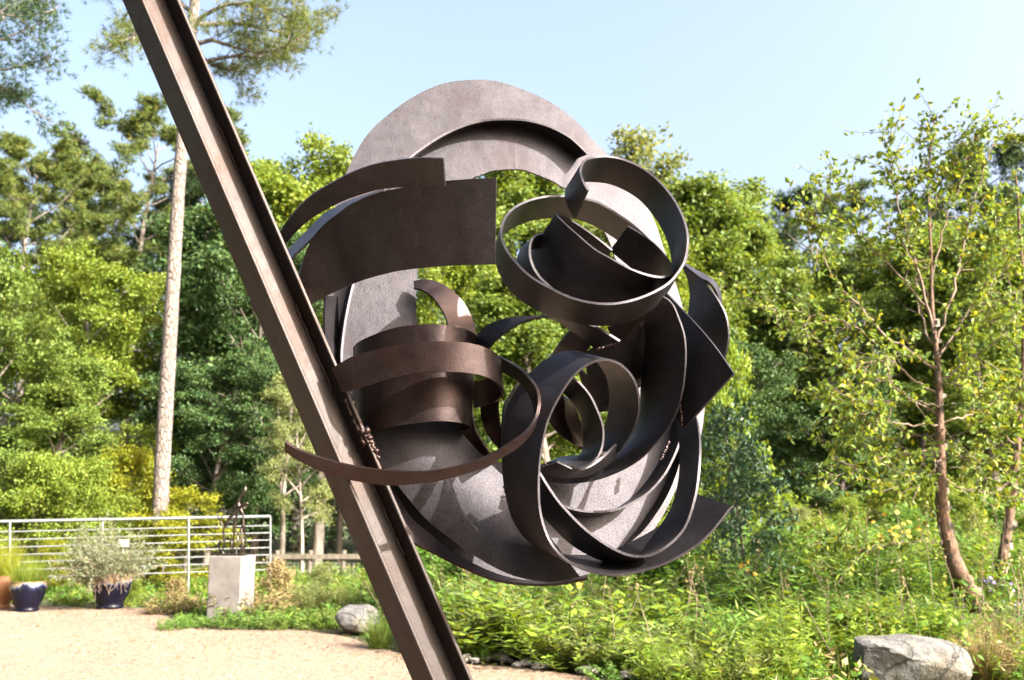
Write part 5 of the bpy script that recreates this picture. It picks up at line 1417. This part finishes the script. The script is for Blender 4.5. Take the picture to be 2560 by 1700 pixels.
put_herb('mid green clump in the middle of the bed', HB, L_HERB, 2000, 12.2, 1425, 3.9, 1.6)
put_herb('bright green clump in front of the dark glossy shrub', HB, L_HERB, 1830, 11.8, 1440, 4.3, 1.3)
put_herb('yellowish dry plant at the right edge beside the boulder', HA, L_DRY, 2480, 9.4, 1530, 4.9, 1.3)
put_herb('yellow-green plant at the lower right corner', HA, L_LIME, 2560, 9.0, 1560, 5.9, 1.2)
put_herb('dry straw-coloured plant right behind the boulder', HB, L_DRY, 2470, 10.2, 1500, .9, 1.2)
put_herb('pale yellow-green clump under the wheel plate', HA, L_PALE, 1480, 10.4, 1490, 2.4, 1.5)
put_herb('yellow-green clump behind the stone edging', HA, L_LIME, 1400, 11.2, 1500, 3.4, 1.2)
put_herb('green clump just right of the beam', HB, L_HERB, 1130, 11.8, 1480, 4.4, 1.5)
put_herb('mid green clump behind the stone edging near the beam', HB, L_HERB, 1240, 11.2, 1500, 5.4, 1.5)
put_herb('broad low green clump among the edging stones', HD, L_HERB, 1590, 9.7, 1600, 1.1, 1.4, .55)
put_herb('low green clump in front of the boulder at the lower edge', HD, L_HERB, 2090, 9.3, 1610, 2.1, 1.2, .55)
put_herb('low leafy clump hugging the pedestal foot on the right', HD, L_HERB, 660, 13.9, 1495, 3.1, 1.6, .55)
put_herb('low leafy clump hugging the pedestal foot on the left', HD, L_HERB, 490, 13.8, 1520, 4.1, 1.2, .55)
put_herb('low green clump left of the blocky grey rock', HD, L_MID, 770, 13.7, 1500, 5.1, 1.6, .55)
put_herb('brown-tipped clump behind the pedestal foot', HA, L_DRY, 640, 14.8, 1430, .1, 1.5)
put_herb('brown-green clump left of the pedestal', HA, L_DRY, 440, 15.3, 1455, 1.1, 1.5)
put_herb('pale upright plant between pedestal and beam', HB, L_PALE, 790, 15.4, 1420, 2.1, .9)
put_herb('pale upright plant beside the wooden fence post', HB, L_PALE, 850, 15.6, 1425, 3.0, .9)
put_herb('green sprig at the corner of the gravel left of the pedestal', HD, L_HERB, 450, 13.4, 1528, 5.6, .8, .55)
# many more clumps that nothing tells apart
rf = np.random.default_rng(401)
spots = []
for gx_ in np.arange(-1.2, 8.5, .62):
    for gy_ in np.arange(9.4, 16.5, .85):
        X = gx_ + rf.uniform(-.25, .25); Yy = gy_ + rf.uniform(-.35, .35)
        if Yy - edge_y(X) < .55 or abs(X) > .53 * Yy: continue
        if abs(X - bp0.x) < .9 and Yy < bp0.y + 1.0: continue
        if abs(X - XatD(2440, 11.2)) < 1.0 and 9.4 < Yy < 12.0: continue
        spots.append((X, Yy))
rf.shuffle(spots)
for i, (X, Yy) in enumerate(spots[:92]):
    pr, lm, Hh = [(HA, L_HERB, .6), (HB, L_HERB, .65), (HA, L_LIME, .58), (HB, L_HERB, .6), (HA, L_YEL, .55), (HB, L_PALE, .6), (HA, L_HERB, .5), (HD, L_HERB, .7), (HA, L_LIME, .62)][int(rf.integers(0, 9))]
    s_ = Hh / (.6 if pr is HD else .95) * rf.uniform(.8, 1.45) * (1.35 if Yy > 11 else 1.0); w_ = s_ * rf.uniform(1.2, 1.9)
    if pr is HD:
        w_ = s_ * .95
        if Yy - edge_y(X) < 1.3 or X < -.3: continue
    if X < -.6 and Yy - edge_y(X) < 1.0: continue
    t = thing('leafy_clump', '%s, one of several alike %s the planted bed' % ({L_LIME: 'lime-green broad-leaved clump', L_YEL: 'yellow-green leafy clump', L_PALE: 'pale narrow-leaved clump'}.get(lm, 'fresh green low rounded clump' if pr is HD else 'fresh green broad-leaved clump' if pr is HA else 'fresh green narrow-leaved clump'), 'near the front of' if Yy < 12 else 'towards the back of'), 'plant', (X, Yy, float(hz(X, Yy)) - .03), rf.uniform(0, 6.28), 'alike leafy clumps filling the bed', (w_, w_, s_))
    link('stems', pr[0], t, GSTEM); link('foliage', pr[1], t, lm)
# grass tufts
GT = blades(np.random.default_rng(84), 420, .14, (.35, .7), .012, .4)
GTM = fast_mesh('foliage', GT[0], 4, GT[1])
def put_grass(label, px, Y, top_py, leafm, wide=1.0):
    x = XatD(px, Y); z = float(hz(x, Y)) - .03
    s = (P(px, top_py, Y).z - z) / .6
    o = link('grass_tuft', GTM, None, leafm); o.location = (x, Y, z); o.scale = (s * wide, s * wide, s); o.rotation_euler = (0, 0, px)
    return tag(o, label, 'grass', 'grass tufts along the gravel')
put_grass('spiky grass tuft between the blocky rock and the beam', 955, 11.6, 1520, L_MID, .8)
put_grass('green grass tuft among the edging stones', 1560, 9.9, 1590, L_HERB)
put_grass('thin grass tuft right of the edging stones', 1640, 9.6, 1600, L_HERB)
put_grass('straw grass tuft in front of the boulder right end', 2440, 9.2, 1560, L_DRY)
put_herb('low green clump right of the beam foot', HD, L_HERB, 1215, 10.9, 1585, .6, 1.2, .55)
# flowers
def flower(label, px, py, Y, petal, nfl, rad, seed, spread, z0=None):
    c = P(px, py, Y)
    gz = float(hz(c.x, Y)) - .03
    t = thing('flowering_plant', label, 'flower', (c.x, Y, gz), 0)
    r = np.random.default_rng(seed); st = MB(); fl = MB()
    for i in range(nfl):
        ox, oy, oz = r.normal(0, spread), r.normal(0, spread * .6), r.normal(0, spread * .6)
        top = Vector((ox, oy, c.z - gz + oz))
        st.tube([(ox * .3, oy * .3, 0), (ox * .7, oy * .7, top.z * .6), top], [.005, .004, .003], 4, False)
        tl = unit(r.normal(size=(1, 3)) * .5 + [[0, -.7, .7]])[0]
        u = unit(np.cross(tl, [0.1, .3, 1.0])[None])[0]; v = np.cross(tl, u); tp_ = np.array(top)
        for k in range(8):
            a = k * .7854
            d = u * math.cos(a) + v * math.sin(a); e = -u * math.sin(a) + v * math.cos(a)
            fl.add([tp_, tp_ + d * rad * .6 + e * rad * .28, tp_ + d * rad + tl * rad * .1, tp_ + d * rad * .6 - e * rad * .28], [(0, 1, 2, 3)])
    st.build('stems', GSTEM, t); fl.build('blossoms', petal, t)
flower('yellow blossoms below the wheel plate', 1452, 1463, 11.5, PETAL_Y, 4, .035, 1, .03)
flower('yellow blossoms between the lime shrub and the birch trunk', 2250, 1325, 13.2, PETAL_Y, 26, .035, 2, .16)
flower('purple aster clump between the two birch trunks', 2478, 1462, 11.4, PETAL_P, 40, .020, 3, .08)
flower('purple asters at the right picture edge', 2550, 1500, 11.0, PETAL_P, 14, .018, 4, .10)
flower('few yellow blossoms in front of the dark glossy shrub', 1880, 1415, 12.0, PETAL_Y, 7, .03, 5, .10)

# ------------------------------------------------------------------ uncountable ground cover
def meadow():
    r = np.random.default_rng(301)
    N = 14000
    x = r.uniform(-9, 13, N); y = r.uniform(7.5, 24, N)
    ey = edge_y(x)
    d = y - ey
    keep = (d > .06) & (np.abs(x) < .56 * y + .6)
    keep &= ~((np.abs(x - bp.x) < .62) & (y < bp.y + .55))
    keep &= ~((x > -.5) & (x < 1.3) & (d < .3))
    x, y, d = x[keep], y[keep], d[keep]; N = len(x)
    left = x < -1.6
    nz = np.sin(x * 1.9 + 1) * np.sin(y * 1.5) + .6 * np.sin(x * 4.1) * np.cos(y * 3.3)
    h = np.clip(.12 + .30 * ss(.1, 2.6, d) + .12 * nz, .05, .7) * r.uniform(.5, 1.15, N)
    h = np.where(left, h * .55, h)
    z = hz(x, y) - .03
    per = 11
    t = r.uniform(.1, 1, (N, per))
    lean = r.normal(0, .22, (N, 2))
    px_ = x[:, None] + lean[:, :1] * h[:, None] * t; py_ = y[:, None] + lean[:, 1:] * h[:, None] * t; pz_ = z[:, None] + h[:, None] * t
    p = np.stack([px_, py_, pz_], -1).reshape(-1, 3)
    M = len(p)
    az = r.uniform(0, 6.283, M); el = r.normal(.35, .35, M)
    a = np.stack([np.cos(az) * np.cos(el), np.sin(az) * np.cos(el), np.sin(el)], 1)
    nn = np.array([0, 0, 1.0]) + r.normal(0, .4, (M, 3)); nn = unit(nn - a * np.sum(a * nn, 1, keepdims=True))
    narrow = np.repeat(r.uniform(0, 1, N) < .45, per)
    L = np.where(narrow, .13, .08) * r.uniform(.6, 1.35, M)
    W = L * np.where(narrow, .16, .5)
    V = leaf_quads(p, a, nn, L, W).reshape(-1, 4, 3)
    tint = np.clip(np.repeat(r.normal(.5, .2, N), per) + r.normal(0, .12, M), 0, 1)
    which = np.repeat(np.digitize(np.sin(x * .9 + 2) * np.cos(y * .8) + r.normal(0, .55, N), [-1.15, .0, .7]), per)
    for k, (nm, m, lab) in enumerate((('meadow_plants', L_DRY, 'dry brownish undergrowth scattered through the planted bed'), ('meadow_plants', L_HERB, 'fresh green undergrowth covering the planted bed'),
                                      ('meadow_plants', L_YEL, 'yellow-green undergrowth covering the planted bed'), ('meadow_plants', L_MID, 'mid green undergrowth filling gaps in the bed'))):
        s = which == k
        o = link(nm, fast_mesh(nm, V[s].reshape(-1, 3), 4, tint[s]), None, m)
        tag(o, lab, 'undergrowth', kind='stuff')
    # grasses
    n = 9000
    xg = r.uniform(-8, 12, n); yg = r.uniform(8, 22, n); kk = (yg > edge_y(xg) + .05) & ~((np.abs(xg - bp.x) < .6) & (yg < bp.y + .5)) & (np.abs(xg) < .56 * yg + .5); xg, yg = xg[kk], yg[kk]; n = len(xg)
    V, ti = blades(r, n, .001, (.2, .65), .009, .35, 3)
    V = V.reshape(n, 12, 3) * np.where(xg < -1.6, .5, 1.0)[:, None, None] + np.stack([xg, yg, hz(xg, yg) - .03], 1)[:, None, :]
    o = link('wild_grass', fast_mesh('wild_grass', V.reshape(-1, 3), 4, ti), None, L_LIME)
    tag(o, 'thin wild grass blades growing all through the bed', 'grass', kind='stuff')
meadow()
def litter():
    r = np.random.default_rng(302)
    n = 5200
    x = r.uniform(-7, 1.5, n); y = edge_y(x) - np.abs(r.normal(0, 2.2, n)) - .02
    z = np.full(n, .014)
    p = np.stack([x, y, z], 1)
    az = r.uniform(0, 6.283, n); a = np.stack([np.cos(az), np.sin(az), r.normal(0.05, .1, n)], 1)
    nn = unit(np.array([0, 0, 1.0]) + r.normal(0, .25, (n, 3))); L = r.uniform(.02, .06, n)
    o = link('leaf_litter', fast_mesh('leaf_litter', leaf_quads(p, unit(a), nn, L, L * r.uniform(.1, .5, n)), 4, r.uniform(0, .6, n)), None, L_DRY)
    tag(o, 'small dry leaves and needles strewn on the gravel edge', 'leaf litter', kind='stuff')
    # loose gravel grains near the frame bottom
    n = 9000
    x = r.uniform(-8, 1.6, n); y = r.uniform(7.5, 16, n); k = y < edge_y(x) + .1; x, y = x[k], y[k]; n = len(x)
    s = r.uniform(.003, .010, n)
    c = np.stack([x, y, np.full(n, .006)], 1)
    o4 = np.array([[1, 0, -.4], [-.5, .87, -.4], [-.5, -.87, -.4], [0, 0, .8]])
    ang = r.uniform(0, 6.283, n); R = np.stack([np.stack([np.cos(ang), -np.sin(ang), 0 * ang], 1), np.stack([np.sin(ang), np.cos(ang), 0 * ang], 1), np.stack([0 * ang, 0 * ang, 0 * ang + 1], 1)], 1)
    q = np.einsum('nij,kj->nki', R, o4) * s[:, None, None] + c[:, None, :]
    tri = np.stack([q[:, [0, 1, 3]], q[:, [1, 2, 3]], q[:, [2, 0, 3]]], 1).reshape(-1, 3)
    ob = link('loose_gravel', fast_mesh('loose_gravel', tri, 3), None, PEBB)
    tag(ob, 'loose pale gravel grains on the yard', 'gravel', kind='stuff')
litter()

def dead_stems():
    r = np.random.default_rng(303)
    mb = MB(); hd = []
    for i in range(260):
        x = r.uniform(-1.5, 8.5); y = r.uniform(9.5, 16)
        if y < float(edge_y(x)) + .3 or abs(x) > .55 * y: continue
        z = float(hz(x, y)) - .03; h = r.uniform(.5, 1.15)
        p = limb_path([x, y, z], [r.normal(0, .2), r.normal(0, .2), 1], h, r, 5, 0, 0, .06)
        mb.tube(p, [.005, .0045, .004, .0035, .003, .002], 4, False)
        for k in range(10): hd.append(p[-1] + r.normal(0, .02, 3) * [1, 1, 2.5])
    hd = np.array(hd)
    o = mb.build('dead_stems', TWIG); tag(o, 'thin dead brown stems standing among the bed plants', 'dead stems', kind='stuff')
    o = link('seed_heads', fast_mesh('seed_heads', rand_leaves(hd, .035, r, .2, .5), 4, r.uniform(0, 1, len(hd))), None, L_DRY)
    tag(o, 'small dry seed heads on the dead stems in the bed', 'seed heads', kind='stuff')
dead_stems()
